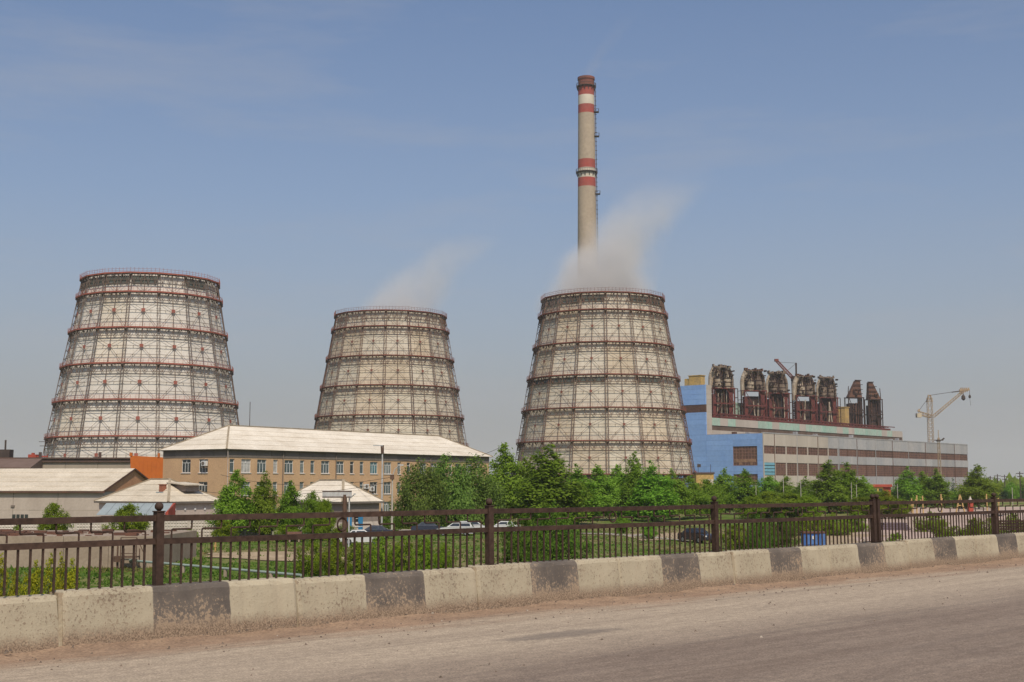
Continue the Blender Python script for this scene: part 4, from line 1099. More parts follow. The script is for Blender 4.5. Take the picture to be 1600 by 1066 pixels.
# --- generic small hipped house
def hip_house(name, px, Y, ang, px_r, px_l, py_eave, py_ridge, wallm, roofm, label, dark_h=0.0, cap_w=.3, zoff=0):
    a = R(ang); X0 = gx(px, Y); h = empty(name, (X0, Y, G), R(90)-a); tag(h, label, 'building')
    L = tu(px_r, X0, Y, a); W = tv(px_l, X0, Y, a); ze = gz(py_eave, Y)-G; hw = min(L, W)/2
    zr_ = gz(py_ridge, Y+hw*(math.cos(a)+math.sin(a)))-G; ov = .45
    L -= ov; W -= ov
    wl_ = MB(); holes_f = [(L*.35, L*.35+1.0, .9, 2.1)] if L > 4 else []
    holed_wall(wl_, (0, 0, 0), (1, 0, 0), (0, 1, 0), L, ze, holes_f); holed_wall(wl_, (0, 0, 0), (0, 1, 0), (1, 0, 0), W, ze, [])
    wl_.quad((L, 0, 0), (L, W, 0), (L, W, ze), (L, 0, ze)); wl_.quad((L, W, 0), (0, W, 0), (0, W, ze), (L, W, ze))
    wl_.build('wall', wallm, h)
    if holes_f:
        wm = window_meshes(1.0, 1.2, False); add_window(h, wm, (L*.35, .12, .9), 0, 0)
    if L < W: R0, R1 = (L/2, L/2, zr_), (L/2, W-L/2, zr_)
    else: R0, R1 = (W/2, W/2, zr_), (L-W/2, W/2, zr_)
    A, B_, C_, D_ = (-ov, -ov, ze), (L+ov, -ov, ze), (L+ov, W+ov, ze), (-ov, W+ov, ze)
    if L < W: sl = ((A, B_, R0, R0), (D_, A, R0, R1), (B_, C_, R1, R0), (C_, D_, R1, R1))
    else: sl = ((A, B_, R1, R0), (D_, A, R0, R0), (B_, C_, R1, R1), (C_, D_, R0, R1))
    for (p, q, r, s) in sl: courses_roof(h, p, q, r, s, 4, roofm)
    cp_ = MB()
    for (p, q) in ((A, R0), (R0, R1), (B_, R0 if L < W else R1), (D_, R1 if L < W else R0), (C_, R1)):
        cp_.bar(Vector(p)+Vector((0, 0, .07)), Vector(q)+Vector((0, 0, .07)), cap_w, .12)
    cp_.build('ridge_cap', m_ridge, h)
    MB().box(-ov+.02, L+ov-.02, -ov+.02, W+ov-.02, ze-.2, ze-.01).build('soffit', m_frieze, h)
    return h, L, W, ze, zr_
m_greyb = mat('grey_brick', (0.27, 0.215, 0.18), .9, .2, .6, (0.22, 0.175, 0.145), fine=.12, bscale=6)
m_redp = mat('red_paint', (0.40, 0.075, 0.045), .8, .2, .8)
m_redbrick = mat('red_brick', (0.36, 0.135, 0.075), .9, .25, 2, fine=.15, bscale=9)
m_bluegrey = mat('blue_grey_tin', (0.30, 0.34, 0.34), .6, .15, .8, (0.25, 0.28, 0.28))
h, L, W, ze, zr_ = hip_house('small_house', 264, 150, 31, 349, 152, 784.5, 749, m_pale, m_slate2, 'low pale house with hipped slate roof, brick chimney and dormer, left of the office')
cx_ = MB().box(-.3, .3, -.3, .3, -.6, .85).box(-.35, .35, -.35, .35, .85, .95); cpos = (2.2 if L > 5 else 1.5, tv(236, gx(264, 150), 150, R(31)), ze+ (zr_-ze)*.42)
cpos = (L*.22, cpos[1], cpos[2]); co = cx_.build('chimney_stack', m_redbrick, h, loc=cpos); MB().box(-.55, .55, -.55, .55, -.25, .05).build('flashing', m_bluegrey, co)
do = MB(); dx0 = L*.42; zd = ze+(zr_-ze)*.45
do.hexa([(dx0, .9, zd), (dx0+2.2, .9, zd), (dx0+2.2, 3.2, zd), (dx0, 3.2, zd), (dx0, .9, zd+.75), (dx0+2.2, .9, zd+.75), (dx0+2.2, 3.2, zd+.75), (dx0, 3.2, zd+.75)])
dob = do.build('dormer', m_greyb, h); MB().hexa([(dx0-.5, .5, zd+.72), (dx0+2.6, .5, zd+.72), (dx0+2.6, 3.6, zd+1.0), (dx0-.5, 3.6, zd+1.0), (dx0-.5, .5, zd+.85), (dx0+2.6, .5, zd+.85), (dx0+2.6, 3.6, zd+1.13), (dx0-.5, 3.6, zd+1.13)]).build('dormer_roof', m_slate2, dob)
# vents along the eave of the right face
for q in range(5): MB().box(L*(.12+.19*q)-.12, L*(.12+.19*q)+.12, -.1, 0, ze-1.0, ze-.75).build('vent', m_wframe, h)

# lean-to shed with blue grey tin roof and red end wall
SY = 143.0; s0, s1 = gx(156, SY), gx(263, SY); ld = s1-s0
sh = empty('lean_to_shed', (s0, SY, G), 0); tag(sh, 'lean to shed with blue grey tin roof and red end wall beside the small house', 'shed')
zl, zh = gz(805, SY)-G, gz(787, SY+3)-G
MB().box(.2, ld-.2, .2, .35, 0, zl-.1).build('front_wall', m_redbrick, sh)
MB().hexa([(ld-.75, .0, 0), (ld+.1, .0, 0), (ld+.1, 3.0, 0), (ld-.75, 3.0, 0), (ld-.75, .0, zl-.1), (ld+.1, .0, zl+.5), (ld+.1, 3.0, zh+.1), (ld-.75, 3.0, zh-.1)]).build('end_wall', m_redp, sh)
for q in range(7): x0 = ld*q/7; MB().hexa([(x0-.2+.02, -.3, zl), (x0+ld/7-.22, -.3, zl), (x0+ld/7-.22, 3.1, zh), (x0-.2+.02, 3.1, zh), (x0-.18, -.3, zl+.05), (x0+ld/7-.22, -.3, zl+.05), (x0+ld/7-.22, 3.1, zh+.05), (x0-.18, 3.1, zh+.05)]).build('roof_sheet', m_bluegrey, sh)

# --- gabled warehouse
WYc = 165.0; wa = R(9.0); WX = gx(162, WYc)
wh = empty('warehouse', (WX, WYc, G), -wa + R(180)); # local x runs left along the front, local y towards the camera
tag(wh, 'pale panel warehouse with broad cream slate gable roof at the left edge', 'building')
ze = gz(767.5, WYc)-G; wd = 17.0; zr_ = gz(732, WYc+8.5)-G; LW = 62.0
m_wpan = mat('warehouse_panel', (0.47, 0.395, 0.325), .9, .15, .35, (0.40, 0.33, 0.27), stretch=(1, 1, .4), fine=.06, bscale=3, rnd=.06)
m_tanb = mat('orange_brick_gable', (0.52, 0.275, 0.15), .9, .2, .8, (0.43, 0.215, 0.115), fine=.15, bscale=5)
for k in range(10):
    x0, x1 = k*6.2, (k+1)*6.2
    MB().box(x0+.03, x1-.03, -.25, 0, 2.55, ze).build('wall_panel', m_wpan, wh); MB().box(x0+.03, x1-.03, -.25, -.02, 0, 2.5).build('wall_panel', m_wpan, wh)
    if k: MB().box(x0-.25, x0+.25, -.04, .12, 2.9, 3.15).build('wall_lamp', m_downp, wh)
g = MB(); g.hexa([(0, -wd, 0), (.25, -wd, 0), (.25, -.26, 0), (0, -.26, 0), (0, -wd, ze-.05), (.25, -wd, ze-.05), (.25, -.26, ze-.05), (0, -.26, ze-.05)]); g.build('end_wall', m_wpan, wh)
g = MB(); g.v += [(0, 0, ze-.05), (0, -wd, ze-.05), (0, -wd/2, zr_-.12), (.25, 0, ze-.05), (.25, -wd, ze-.05), (.25, -wd/2, zr_-.12)]; g.f += [(0, 2, 1), (3, 4, 5), (0, 3, 5, 2), (1, 2, 5, 4)]; g.m += [0]*4; g.build('gable', m_tanb, wh)
courses_roof(wh, (-.2, .45, ze), (LW, .45, ze), (LW, -wd/2, zr_), (-.2, -wd/2, zr_), 5, m_slate2); courses_roof(wh, (LW, -wd-.45, ze), (-.2, -wd-.45, ze), (-.2, -wd/2, zr_), (LW, -wd/2, zr_), 5, m_slate2)
fb = MB()
for (p, q) in (((-.22, .47, ze-.1), (-.22, -wd/2, zr_-.1)), ((-.22, -wd-.47, ze-.1), (-.22, -wd/2, zr_-.1))): fb.bar(p, q, .06, .22)
fb.box(-.4, LW, .40, .46, ze-.22, ze-.03); fb.build('barge_board', m_rustb, wh)
MB().box(-.1, LW, -wd-.4, .4, ze-.1, ze-.06).build('soffit', m_frieze, wh)
for (p, w_) in ((15, 1), (22, 1), (29, 1), (36, 1), (67, 1)):
    x = (WX-gx(p, WYc))/math.cos(wa); MB().box(x-.22, x+.22, .0, .05, ze-3.95, ze-3.0).build('window', m_panes[0], wh)

# --- small hipped house right of the trees with grey brick wall
h3, L3, W3, ze3, zr3 = hip_house('brick_house', 536, 152, 38, 597, 440, 784.5, 750.5, m_greyb, m_slate, 'grey brick house with cream hipped roof between young trees and willow')
m_bluedoor = mat('blue_door_paint', (0.04, 0.22, 0.42), .6, .1, 1)
for x in (L3*.12, L3*.42): MB().box(x, x+.75, -.06, 0, .05, 2.1).box(x+.1, x+.65, -.08, -.06, .2, 1.9).build('door', m_bluedoor, h3)
MB().box(-.03, L3, -.03, 0, 0, 1.4).box(-.03, 0, 0, W3, 0, 1.4).build('plinth_render', m_white, h3)

# --- long flat works hall far left and orange annex
FY = 236.0; fx1 = gx(203, FY)
fl = empty('works_hall', (fx1, FY, G), R(180)); tag(fl, 'long low concrete works hall with dark roof edge behind the warehouse', 'building')
zt = gz(715, FY)-G; zb = gz(722.5, FY)-G
m_cpan = mat('works_panel', (0.36, 0.30, 0.235), .9, .2, .25, (0.29, 0.235, 0.18), stretch=(1, 1, .4), rnd=.08)
m_drk = mat('dark_roof_edge', (0.085, 0.058, 0.048), .9, .3, .4, (0.13, 0.075, 0.055))
for k in range(9): MB().box(k*6+.03, k*6+5.97, -.3, 0, 0, zb).build('wall_panel', m_cpan, fl)
MB().box(0, 54, -18, .35, zb, zt-.25).box(-.1, 54, -18, .6, zt-.25, zt).build('roof_edge', m_drk, fl)
xr = (fx1-gx(66, FY))
m_brroof = mat('brown_tin_roof', (0.17, 0.115, 0.09), .85, .25, .4, (0.13, 0.085, 0.065))
mb = MB().hexa([(xr, .2, zt-3.5), (xr+50, .2, zt-3.5), (xr+50, 6, zt-4.0), (xr, 6, zt-4.0), (xr, .2, zt-.1), (xr+50, .2, zt-.1), (xr+50, 6, zt-1.9), (xr, 6, zt-1.9)]); mb.build('annex_roof', m_brroof, fl)
MB().box(xr, xr+50, .3, 5.9, 0, zt-4.0).build('annex_wall', m_cpan, fl)
MB().box(xr-.2, xr+50, 5.9, 6.1, zt-4.4, zt-3.9).build('cornice', m_drk, fl)
for k in range(3): xk = 6+k*11; MB().bar((xk, -1, zt), (xk, -1, zt+1.0), .5, n=8).build('roof_vent', m_drk, fl)
mb = MB().box(-.0, 1.5, 0, 1.5, 0, .7).box(.5, .9, .3, 1, .7, 1.0).box(1.5, 3.6, .3, .6, .2, .45); o = mb.build('red_roof_unit', m_redp, None, loc=(gx(42, FY+6), FY+6, G+zt)); tag(o, 'small red machine housing on the flat works hall roof', 'machine')
mb = MB(); mb.bar((0, 0, 0), (0, 0, 4.2), .12); mb.bar((-1.2, 0, 3.2), (1.4, 0, 3.2), .1); mb.bar((-1, 0, 2.4), (1.2, 0, 2.4), .1); mb.box(.6, 1.2, -.2, .2, 3.2, 3.7); o = mb.build('roof_antenna', m_chd, None, loc=(gx(68, FY+8), FY+8, G+zt-.05)); tag(o, 'small dark antenna beside the red unit on the works hall roof', 'antenna')
mb = MB().bar((0, 0, 0), (0, 0, 3.4), .3, n=6).box(-1.2, 1.2, -1, 1, -.2, 1.6); o = mb.build('roof_pole', m_chd, None, loc=(gx(6, FY+6), FY+6, G+zt)); tag(o, 'grey roof housing with thin pole at the far left edge', 'pole')
m_orange = mat('orange_sheet', (0.52, 0.135, 0.018), .75, .15, .3, (0.44, 0.115, 0.018), fine=.06, bscale=2)
OYb = 214.0; xa, xb_ = gx(202, OYb), gx(262, OYb); zo = gz(712, OYb)-G
an = empty('orange_annex', (xa, OYb, G)); tag(an, 'bright orange sheet clad box between warehouse and office', 'building')
wbx = (xb_-xa)
MB().hexa([(.7, 0, 0), (wbx, 0, 0), (wbx, 9, 0), (.7, 9, 0), (0, 0, zo), (wbx, 0, zo-.35), (wbx, 9, zo-.35), (0, 9, zo)]).build('wall', m_orange, an)
rb = MB()
for q in range(1, 9): rb.box(.1+wbx*q/9-.03, .1+wbx*q/9+.03, -.05, 0, .2, zo-.4)
rb.build('sheet_rib', m_orange, an); MB().box(-.1, .3, -.1, .4, zo-.1, zo+.5).box(wbx*.72, wbx*.72+.3, -.1, .3, zo-.3, zo+.4).build('corner_post', m_orange, an)

# --- low flat roofed garages behind the yellow shrubs
GYc = 92.0; gx1 = gx(243, GYc); gr = empty('garage_row', (gx1, GYc, G), R(180)); tag(gr, 'low concrete garage wall with cluttered flat roof behind the yellow shrubs', 'building')
zg = gz(838, GYc)-G
m_gar = mat('garage_concrete', (0.35, 0.275, 0.205), .95, .2, .5, (0.28, 0.215, 0.155), fine=.1, bscale=5, rnd=.08)
for k in range(8): MB().box(k*3.2+.015, k*3.2+3.185, -.25, 0, 0, zg-.55).build('wall_panel', m_gar, gr); 
for k in range(4): MB().box(k*6.4+.015, k*6.4+6.385, -.3, .05, zg-.53, zg).build('coping_panel', m_gar, gr)
MB().box(.05, 25.6, -12.5, -.31, zg-.3, zg-.04).build('flat_roof', m_gar, gr)
MB().box(0, .25, -12.5, -.26, 0, zg-.05).build('end_wall', m_gar, gr)
rb = MB()
for q in range(120):
    x = random.uniform(.5, 18); y = -random.uniform(.6, 11); s = random.uniform(.06, .22); rb.box(x-s*2, x+s*2, y-s, y+s, zg-.04, zg-.04+s*random.uniform(.4, 1.1))
o = rb.build('roof_rubble', m_rustb, gr); o['kind'] = 'stuff'

# --- decorative concrete fence panels
m_cf = mat('white_concrete_fence', (0.56, 0.50, 0.43), .9, .15, .6, (0.45, 0.39, 0.33), fine=.08, bscale=4, rnd=.06)
pm = MB().box(0, 2.94, -.05, .05, 0, 2.0).box(0, 2.94, -.09, -.05, 1.86, 2.0).box(0, 2.94, -.09, -.05, 0, .14)
for i in range(9):
    for j in range(5): pm.hexa([(.12+i*.31, -.05, .2+j*.33), (.37+i*.31, -.05, .2+j*.33), (.37+i*.31, -.05, .47+j*.33), (.12+i*.31, -.05, .47+j*.33), (.19+i*.31, -.11, .27+j*.33), (.30+i*.31, -.11, .27+j*.33), (.30+i*.31, -.11, .40+j*.33), (.19+i*.31, -.11, .40+j*.33)])
pm = pm.mesh('fence_panel', m_cf); pf = MB().box(-.09, .09, -.10, .10, 0, 2.15).mesh('fence_post', m_cf)
def conc_fence(p0, p1, label):
    p0, p1 = Vector(p0), Vector(p1); d = p1-p0; k = int(d.length/3.0); fz = empty('concrete_fence', (p0.x, p0.y, G), math.atan2(d.y, d.x)); tag(fz, label, 'fence')
    for i in range(k): link('fence_panel', pm, fz, (i*3.0+.03, 0, 0))
    for i in range(k+1): link('fence_post', pf, fz, (i*3.0, 0.13, 0))
conc_fence((gx(-60, 139), 139, 0), (gx(432, 144), 144, 0), 'white concrete fence with moulded grid panels in front of the warehouse and small house')
conc_fence((gx(600, 176), 176, 0), (gx(770, 186), 186, 0), 'white concrete fence glimpsed behind the parked white cars under the willows')

# ------------------------------------------------------------------ trees and shrubs
LM = {
 'birch': leaf_mat('birch_leaves', (0.145, 0.280, 0.024), (0.255, 0.420, 0.054)),
 'poplar': leaf_mat('poplar_leaves', (0.118, 0.260, 0.022), (0.220, 0.405, 0.046)),
 'willow': leaf_mat('willow_leaves', (0.110, 0.200, 0.034), (0.195, 0.300, 0.066)),
 'dark': leaf_mat('dark_leaves', (0.062, 0.170, 0.018), (0.140, 0.280, 0.034)),
 'bright': leaf_mat('bright_leaves', (0.135, 0.240, 0.016), (0.235, 0.350, 0.030)),
 'yellow': leaf_mat('yellow_green_leaves', (0.270, 0.310, 0.018), (0.430, 0.420, 0.030)),
 'spruce': leaf_mat('spruce_needles', (0.025, 0.075, 0.024), (0.055, 0.120, 0.036)),
}
m_bark = mat('grey_bark', (0.10, 0.078, 0.058), .95, .3, 3); m_birchb = mat('birch_bark', (0.40, 0.36, 0.30), .9, .5, 2.0, (0.10, 0.085, 0.07))
PROF = {
 'birch': ([0, .12, .35, .6, .8, .93, 1], [.45, .85, 1, .74, .42, .18, .03]),
 'poplar': ([0, .1, .3, .55, .78, .92, 1], [.55, .88, 1, .80, .46, .20, .03]),
 'round': ([0, .2, .5, .78, .92, 1], [.62, .95, 1, .72, .45, .15]),
 'willow': ([0, .1, .45, .75, .92, 1], [.92, 1, .98, .74, .42, .12]),
 'spruce': ([0, .05, .5, .85, 1], [.85, 1, .52, .17, .02]),
 'shrub': ([0, .3, .6, .85, 1], [.85, 1, .90, .55, .2]),
 'spire': ([0, .3, .6, .85, 1], [.7, 1, .85, .5, .1])}
def crown_mesh(name, prof, w, n_leaf, leaf, material, seed, droop=0.0, clumps=150, stems=0, fill=.45):
    """unit-height crown (z 0..1, half width w) of small folded leaf faces gathered in clumps"""
    rg = np.random.default_rng(seed)
    tp_, rp_ = PROF[prof]
    t = rg.random(clumps*4); r_t = np.interp(t, tp_, rp_)
    keep = rg.random(clumps*4) < (r_t**1.2+.05); t = t[keep][:clumps]; K = len(t)
    r_t = np.interp(t, tp_, rp_)*w
    th = rg.random(K)*2*np.pi
    ph = rg.random(6)*6.28
    lobes = 1+.20*np.sin(3*th+ph[0]+5*t)+.15*np.sin(5*th+ph[1]-9*t)+.12*np.sin(2*th+14*t+ph[2])
    rr = r_t*lobes*rg.random(K)**fill
    cen = np.stack([rr*np.cos(th), rr*np.sin(th), t*.96], 1)
    nsp = 10                                             # leader and side spikes break the outline
    spk = np.stack([rg.normal(0, .08*w, nsp), rg.normal(0, .08*w, nsp), rg.uniform(.84, 1.0, nsp)], 1)
    cen = np.concatenate([cen, spk]); cs = np.concatenate([rg.uniform(.045, .095, K)*(.55+.6*r_t/w), rg.uniform(.014, .03, nsp)])*(.6+w)
    wgt = cs**2.0; ci = rg.choice(len(cen), n_leaf, p=wgt/wgt.sum())
    pos = cen[ci] + rg.normal(0, 1, (n_leaf, 3))*cs[ci][:, None]*np.array([.62, .62, .55])
    if droop: pos[:, 2] -= droop*rg.random(n_leaf)**2*(.3+np.hypot(pos[:, 0], pos[:, 1])/w)
    pos[:, 2] = np.clip(pos[:, 2], -.06, 1.03)
    out = pos*np.array([1, 1, .35]); out[:, 2] += .12; out /= np.linalg.norm(out, axis=1)[:, None]+1e-6
    nrm = out + rg.normal(0, .65, (n_leaf, 3)); nrm[:, 2] += .25; nrm /= np.linalg.norm(nrm, axis=1)[:, None]
    ref = rg.normal(0, 1, (n_leaf, 3))
    if droop: ref[:, 2] -= 2.0
    tx = ref-(ref*nrm).sum(1)[:, None]*nrm; tx /= np.linalg.norm(tx, axis=1)[:, None]
    ty = np.cross(nrm, tx); s = leaf*rg.uniform(.6, 1.35, n_leaf)[:, None]
    fold = nrm*s*.18
    V = np.stack([pos-tx*s, pos-ty*s*.55+fold, pos+tx*s, pos+ty*s*.55+fold], 1).reshape(-1, 3)
    me = bpy.data.meshes.new(name)
    me.vertices.add(4*n_leaf); me.vertices.foreach_set('co', V.ravel())
    me.loops.add(4*n_leaf); me.loops.foreach_set('vertex_index', np.arange(4*n_leaf))
    me.polygons.add(n_leaf); me.polygons.foreach_set('loop_start', np.arange(n_leaf)*4)
    me.polygons.foreach_set('loop_total', np.full(n_leaf, 4))
    me.materials.append(material); me.update(calc_edges=True); me.validate()
    return me
def trunk_mesh(seed, material, crown_base=.15, w=.3, n=7):
    rd_ = random.Random(seed); mb = MB(); p = Vector((0, 0, -.03)); segs = 6
    for k in range(segs):
        q = Vector((rd_.uniform(-.012, .012)*k, rd_.uniform(-.012, .012)*k, (k+1)/segs*.86))
        mb.bar(p, q, .030*(1-k/segs*.85), n=7, w2=.84, caps=False); p = q
    for k in range(n):
        z = crown_base+(.75-crown_base)*k/n; a = rd_.uniform(0, 6.28); ln = w*rd_.uniform(.5, .85)*(1-.6*k/n)
        mb.bar((0, 0, z), (math.cos(a)*ln, math.sin(a)*ln, z+ln*.8), .011*(1-.5*k/n), n=5, w2=.3, caps=False)
    return mb.mesh('trunk', material)
NL = 14000
CR = {
 'birch': [crown_mesh('crown', 'birch', .27, NL, .0175, LM['birch'], s, clumps=c_) for s, c_ in ((1, 190), (2, 105), (3, 150), (4, 120), (5, 90))],
 'poplar': [crown_mesh('crown', 'poplar', .235, NL, .0170, LM['poplar'], s, clumps=c_) for s, c_ in ((11, 190), (12, 110), (13, 140), (14, 95))],
 'round': [crown_mesh('crown', 'round', .42, NL, .0225, LM['poplar'], s, clumps=190) for s in (21, 22)],
 'bright': [crown_mesh('crown', 'round', .45, NL, .0235, LM['bright'], s, clumps=160) for s in (31, 32)],
 'willow': [crown_mesh('crown', 'willow', .40, NL, .0195, LM['willow'], s, droop=.22, clumps=170) for s in (41, 42, 43)],
 'spruce': [crown_mesh('crown', 'spruce', .22, 3500, .017, LM['spruce'], s, droop=.05, clumps=140) for s in (51, 52)],
 'shrub': [crown_mesh('foliage', 'shrub', .55, 7000, .027, LM['bright'], s, clumps=110) for s in (61, 62, 63)],
 'dshrub': [crown_mesh('foliage', 'shrub', .60, 11000, .022, LM['dark'], s, clumps=130) for s in (71, 72)],
 'yspire': [crown_mesh('foliage', 'spire', .26, 3600, .026, LM['yellow'], s, clumps=70) for s in (81, 82, 83)]}
TK = {k: [trunk_mesh(90+i*7+len(k), m_birchb if k in ('birch', 'willow') else m_bark, .10 if k not in ('shrub', 'dshrub', 'yspire') else .0, .25) for i in range(2)] for k in CR}
ntree = [0]
def tree(kind, px, Y, py_top, w_px, label, cat='tree', group='trees between the road and the power station', name=None):
    """kind's crown and trunk, standing on the land Y metres ahead, crown about w_px wide and topping out at py_top"""
    ntree[0] += 1; i = ntree[0]
    x = gx(px, Y); z0 = land_z(x, Y); H = gz(py_top, Y)-z0
    low = .0 if kind in ('shrub', 'dshrub', 'yspire') else (.03 if kind == 'willow' else .07)
    cm = CR[kind][i % len(CR[kind])]
    hw0 = {'birch': .27, 'poplar': .235, 'round': .42, 'bright': .45, 'willow': .40, 'spruce': .22, 'shrub': .55, 'dshrub': .60, 'yspire': .26}[kind]
    half = w_px/2*Y/2012*1.12; H *= 1.04
    t = empty(name or {'birch': 'birch_tree', 'poplar': 'poplar_tree', 'round': 'leafy_tree', 'bright': 'leafy_tree', 'willow': 'willow_tree', 'spruce': 'spruce_tree', 'shrub': 'shrub', 'dshrub': 'shrub', 'yspire': 'shrub'}[kind], (x, Y, z0), random.uniform(0, 6.28))
    tag(t, label, cat, group)
    c_ = link('foliage' if kind in ('shrub', 'dshrub', 'yspire') else 'crown', cm, t, (0, 0, H*low)); sxy = half/hw0/1.12
    c_.scale = (sxy, sxy, H*(1-low)*.98)
    k_ = link('stem' if kind in ('shrub', 'dshrub', 'yspire') else 'trunk', TK[kind][i % 2], t); k_.scale = (max(sxy, H*.6)*.9, max(sxy, H*.6)*.9, H)
    return t
GL = 'young trees beside the small house'
tree('birch', 368, 140, 737, 60, 'dense green tree, leftmost of the young trees in front of the office', group=GL)
tree('birch', 415, 142, 737, 44, 'slender tree with browning left side, second of the young trees before the office', group=GL)
tree('poplar', 455, 141, 752, 44, 'shorter leaning tree, third of the young trees before the office', group=GL)
tree('round', 489, 138, 769, 34, 'low dark round tree left of the billboard', group=GL)
tree('bright', 508, 136, 780, 32, 'bright green rounded bush tree beside the billboard post', group=GL)
GW = 'trees in front of the office right half'
tree('willow', 655, 172, 716, 78, 'drooping willow hiding the office windows, leftmost of the central tree belt', group=GW)
tree('willow', 700, 178, 708, 82, 'drooping willow second from the left in the central tree belt', group=GW)
tree('willow', 742, 184, 710, 78, 'willow in front of the far right end of the office', group=GW)
tree('birch', 787, 190, 694, 70, 'tall pointed tree against the sky between office and right cooling tower', group=GW)
tree('birch', 822, 192, 716, 56, 'slim tree just left of the tallest tree in the central belt', group=GW)
tree('poplar', 858, 176, 697, 98, 'tallest broad tree in front of the left edge of the right cooling tower', group=GW)
tree('poplar', 902, 190, 728, 62, 'tree just right of the tallest tree, before the right cooling tower', group=GW)
GC = 'trees in front of the right cooling tower'
tree('birch', 935, 205, 728, 62, 'light green tree before the lower left of the right cooling tower', group=GC)
tree('birch', 966, 212, 727, 60, 'tree left of the thin pointed tree before the right cooling tower', group=GC)
tree('poplar', 992, 208, 707, 40, 'thin pointed tree before the middle of the right cooling tower', group=GC)
tree('poplar', 1018, 205, 723, 66, 'broad tree right of the thin pointed tree before the right cooling tower', group=GC)
tree('birch', 1048, 214, 733, 56, 'tree before the lower right part of the right cooling tower', group=GC)
tree('birch', 1078, 220, 744, 52, 'low tree before the right foot of the right cooling tower', group=GC)
tree('round', 1105, 226, 750, 54, 'round tree before the yellow gatehouse', group=GC)
GR = 'trees in front of the power station'
tree('birch', 1133, 250, 732, 50, 'pointed tree just right of the yellow gatehouse, below the blue wall', group=GR)
tree('poplar', 1164, 246, 734, 48, 'dark pointed tree below the blue wall window', group=GR)
tree('round', 1202, 300, 745, 50, 'rounded dark tree below the cyan panel', group=GR)
tree('birch', 1228, 290, 744, 40, 'tree below the first brown windows right of the cyan panel', group=GR)
tree('poplar', 1258, 285, 746, 44, 'low tree left of the twin pointed trees below the grey hall', group=GR)
tree('poplar', 1294, 258, 721, 62, 'left one of the twin pointed trees before the grey hall', group=GR)
tree('poplar', 1324, 262, 724, 54, 'right one of the twin pointed trees before the grey hall', group=GR)
tree('birch', 1348, 270, 744, 44, 'lower tree leaning on the right twin pointed tree', group=GR)
tree('poplar', 1418, 318, 731, 46, 'left tree of the dense trio before the right end of the hall', group=GR)
tree('birch', 1441, 322, 737, 42, 'middle tree of the dense trio before the right end of the hall', group=GR)
tree('poplar', 1463, 318, 733, 42, 'right tree of the dense trio before the right end of the hall', group=GR)
tree('spruce', 1476, 332, 752, 16, 'thin small spruce right of the dense trio of trees', group='small spruces')
tree('spruce', 1489, 330, 748, 22, 'small dark spruce standing left of the lone broad tree', group='small spruces')
tree('birch', 1528, 300, 727, 58, 'lone broad pointed tree just past the right end of the hall', group=GR)
tree('round', 1503, 308, 766, 34, 'low bushy tree at the left foot of the lone broad tree', group=GR)
for k, (px, py, w) in enumerate(((1200, 768, 60), (1232, 770, 56), (1175, 776, 46), (1262, 774, 44), (1345, 777, 46), (1380, 767, 54), (1405, 780, 34))):
    tree('bright', px, 225-k*2, py, w, ('yellow green bush in front of the dark tree row below the cyan panel', 'yellow green bush below the brown windows right of the cyan panel', 'yellow green bush under the dark tree below the blue wall', 'yellow green bush at the foot of the left twin pointed tree',
        'yellow green bush left of the double railing post', 'yellow green bush below the red roofed kiosk', 'small yellow green bush left of the dense trio of trees')[k], 'bush', 'bright bushes before the power station')
# far row at the right edge
for k, (px, py, w) in enumerate(((1566, 757, 16), (1580, 754, 18), (1597, 752, 18), (1616, 755, 20), (1555, 762, 12), (1547, 760, 14))):
    tree('round' if k % 2 else 'spruce', px, 420+k*15, py, w*1.3, ('dark narrow tree in the far row right of the lone tree', 'round dark tree in the far row near the right edge', 'far tree cut by the right edge of the picture', 'far tree just past the right edge', 'smallest dark tree of the far row', 'first low tree of the far row beside the lone tree')[k], group='far trees at the right edge')
SG = 'shrubs behind the railing'
def shrub(kind, px, Y, top, w, label): return tree(kind, px, Y, top, w, label, 'shrub', SG)
shrub('dshrub', 818, 84, 806, 80, 'left half of the big dark shrub right of the second railing post')
shrub('dshrub', 864, 88, 788, 96, 'big dark green shrub behind the railing right of the second post')
for k, (px, Y, top, w) in enumerate(((488, 84, 842, 50), (525, 80, 840, 46), (560, 82, 846, 48), (598, 84, 832, 52), (632, 80, 840, 46), (663, 86, 838, 44), (694, 90, 848, 34))):
    shrub('shrub', px, Y, top, w, '%s bright shrub from the left behind the railing before the second post' % ('first', 'second', 'third', 'fourth', 'fifth', 'sixth', 'seventh and smallest')[k])
for k, (px, Y, top, w) in enumerate(((8, 58, 866, 26), (30, 60, 890, 20), (62, 58, 872, 24), (84, 56, 866, 26), (100, 57, 866, 24), (118, 58, 869, 24), (46, 54, 896, 22), (-8, 56, 878, 22))):
    shrub('yspire', px, Y, top, w, '%s yellow green upright shrub by the garage wall' % ('leftmost visible', 'low second', 'third', 'fourth, tall', 'fifth, tall', 'rightmost', 'lowest front', 'left edge cut')[k])
for k, (px, Y, top, w, kind) in enumerate(((86, 128, 786, 44, 'bright'), (205, 124, 788, 56, 'bright'), (352, 134, 812, 40, 'shrub'), (300, 136, 826, 26, 'shrub'), (540, 132, 818, 46, 'shrub'), (452, 134, 818, 40, 'shrub'), (605, 160, 800, 46, 'dshrub'), (30, 128, 818, 20, 'shrub'))):
    shrub(kind, px, Y, top, w, ('bushy shrub in front of the warehouse wall', 'leafy shrub in front of the lean to shed roof', 'bright bush at the foot of the leftmost young tree', 'small bush at the white fence by the shed', 'green bush below the billboard', 'small bush under the third young tree', 'dark bush right of the grey brick house', 'tiny bush by the white fence at the far left')[k])
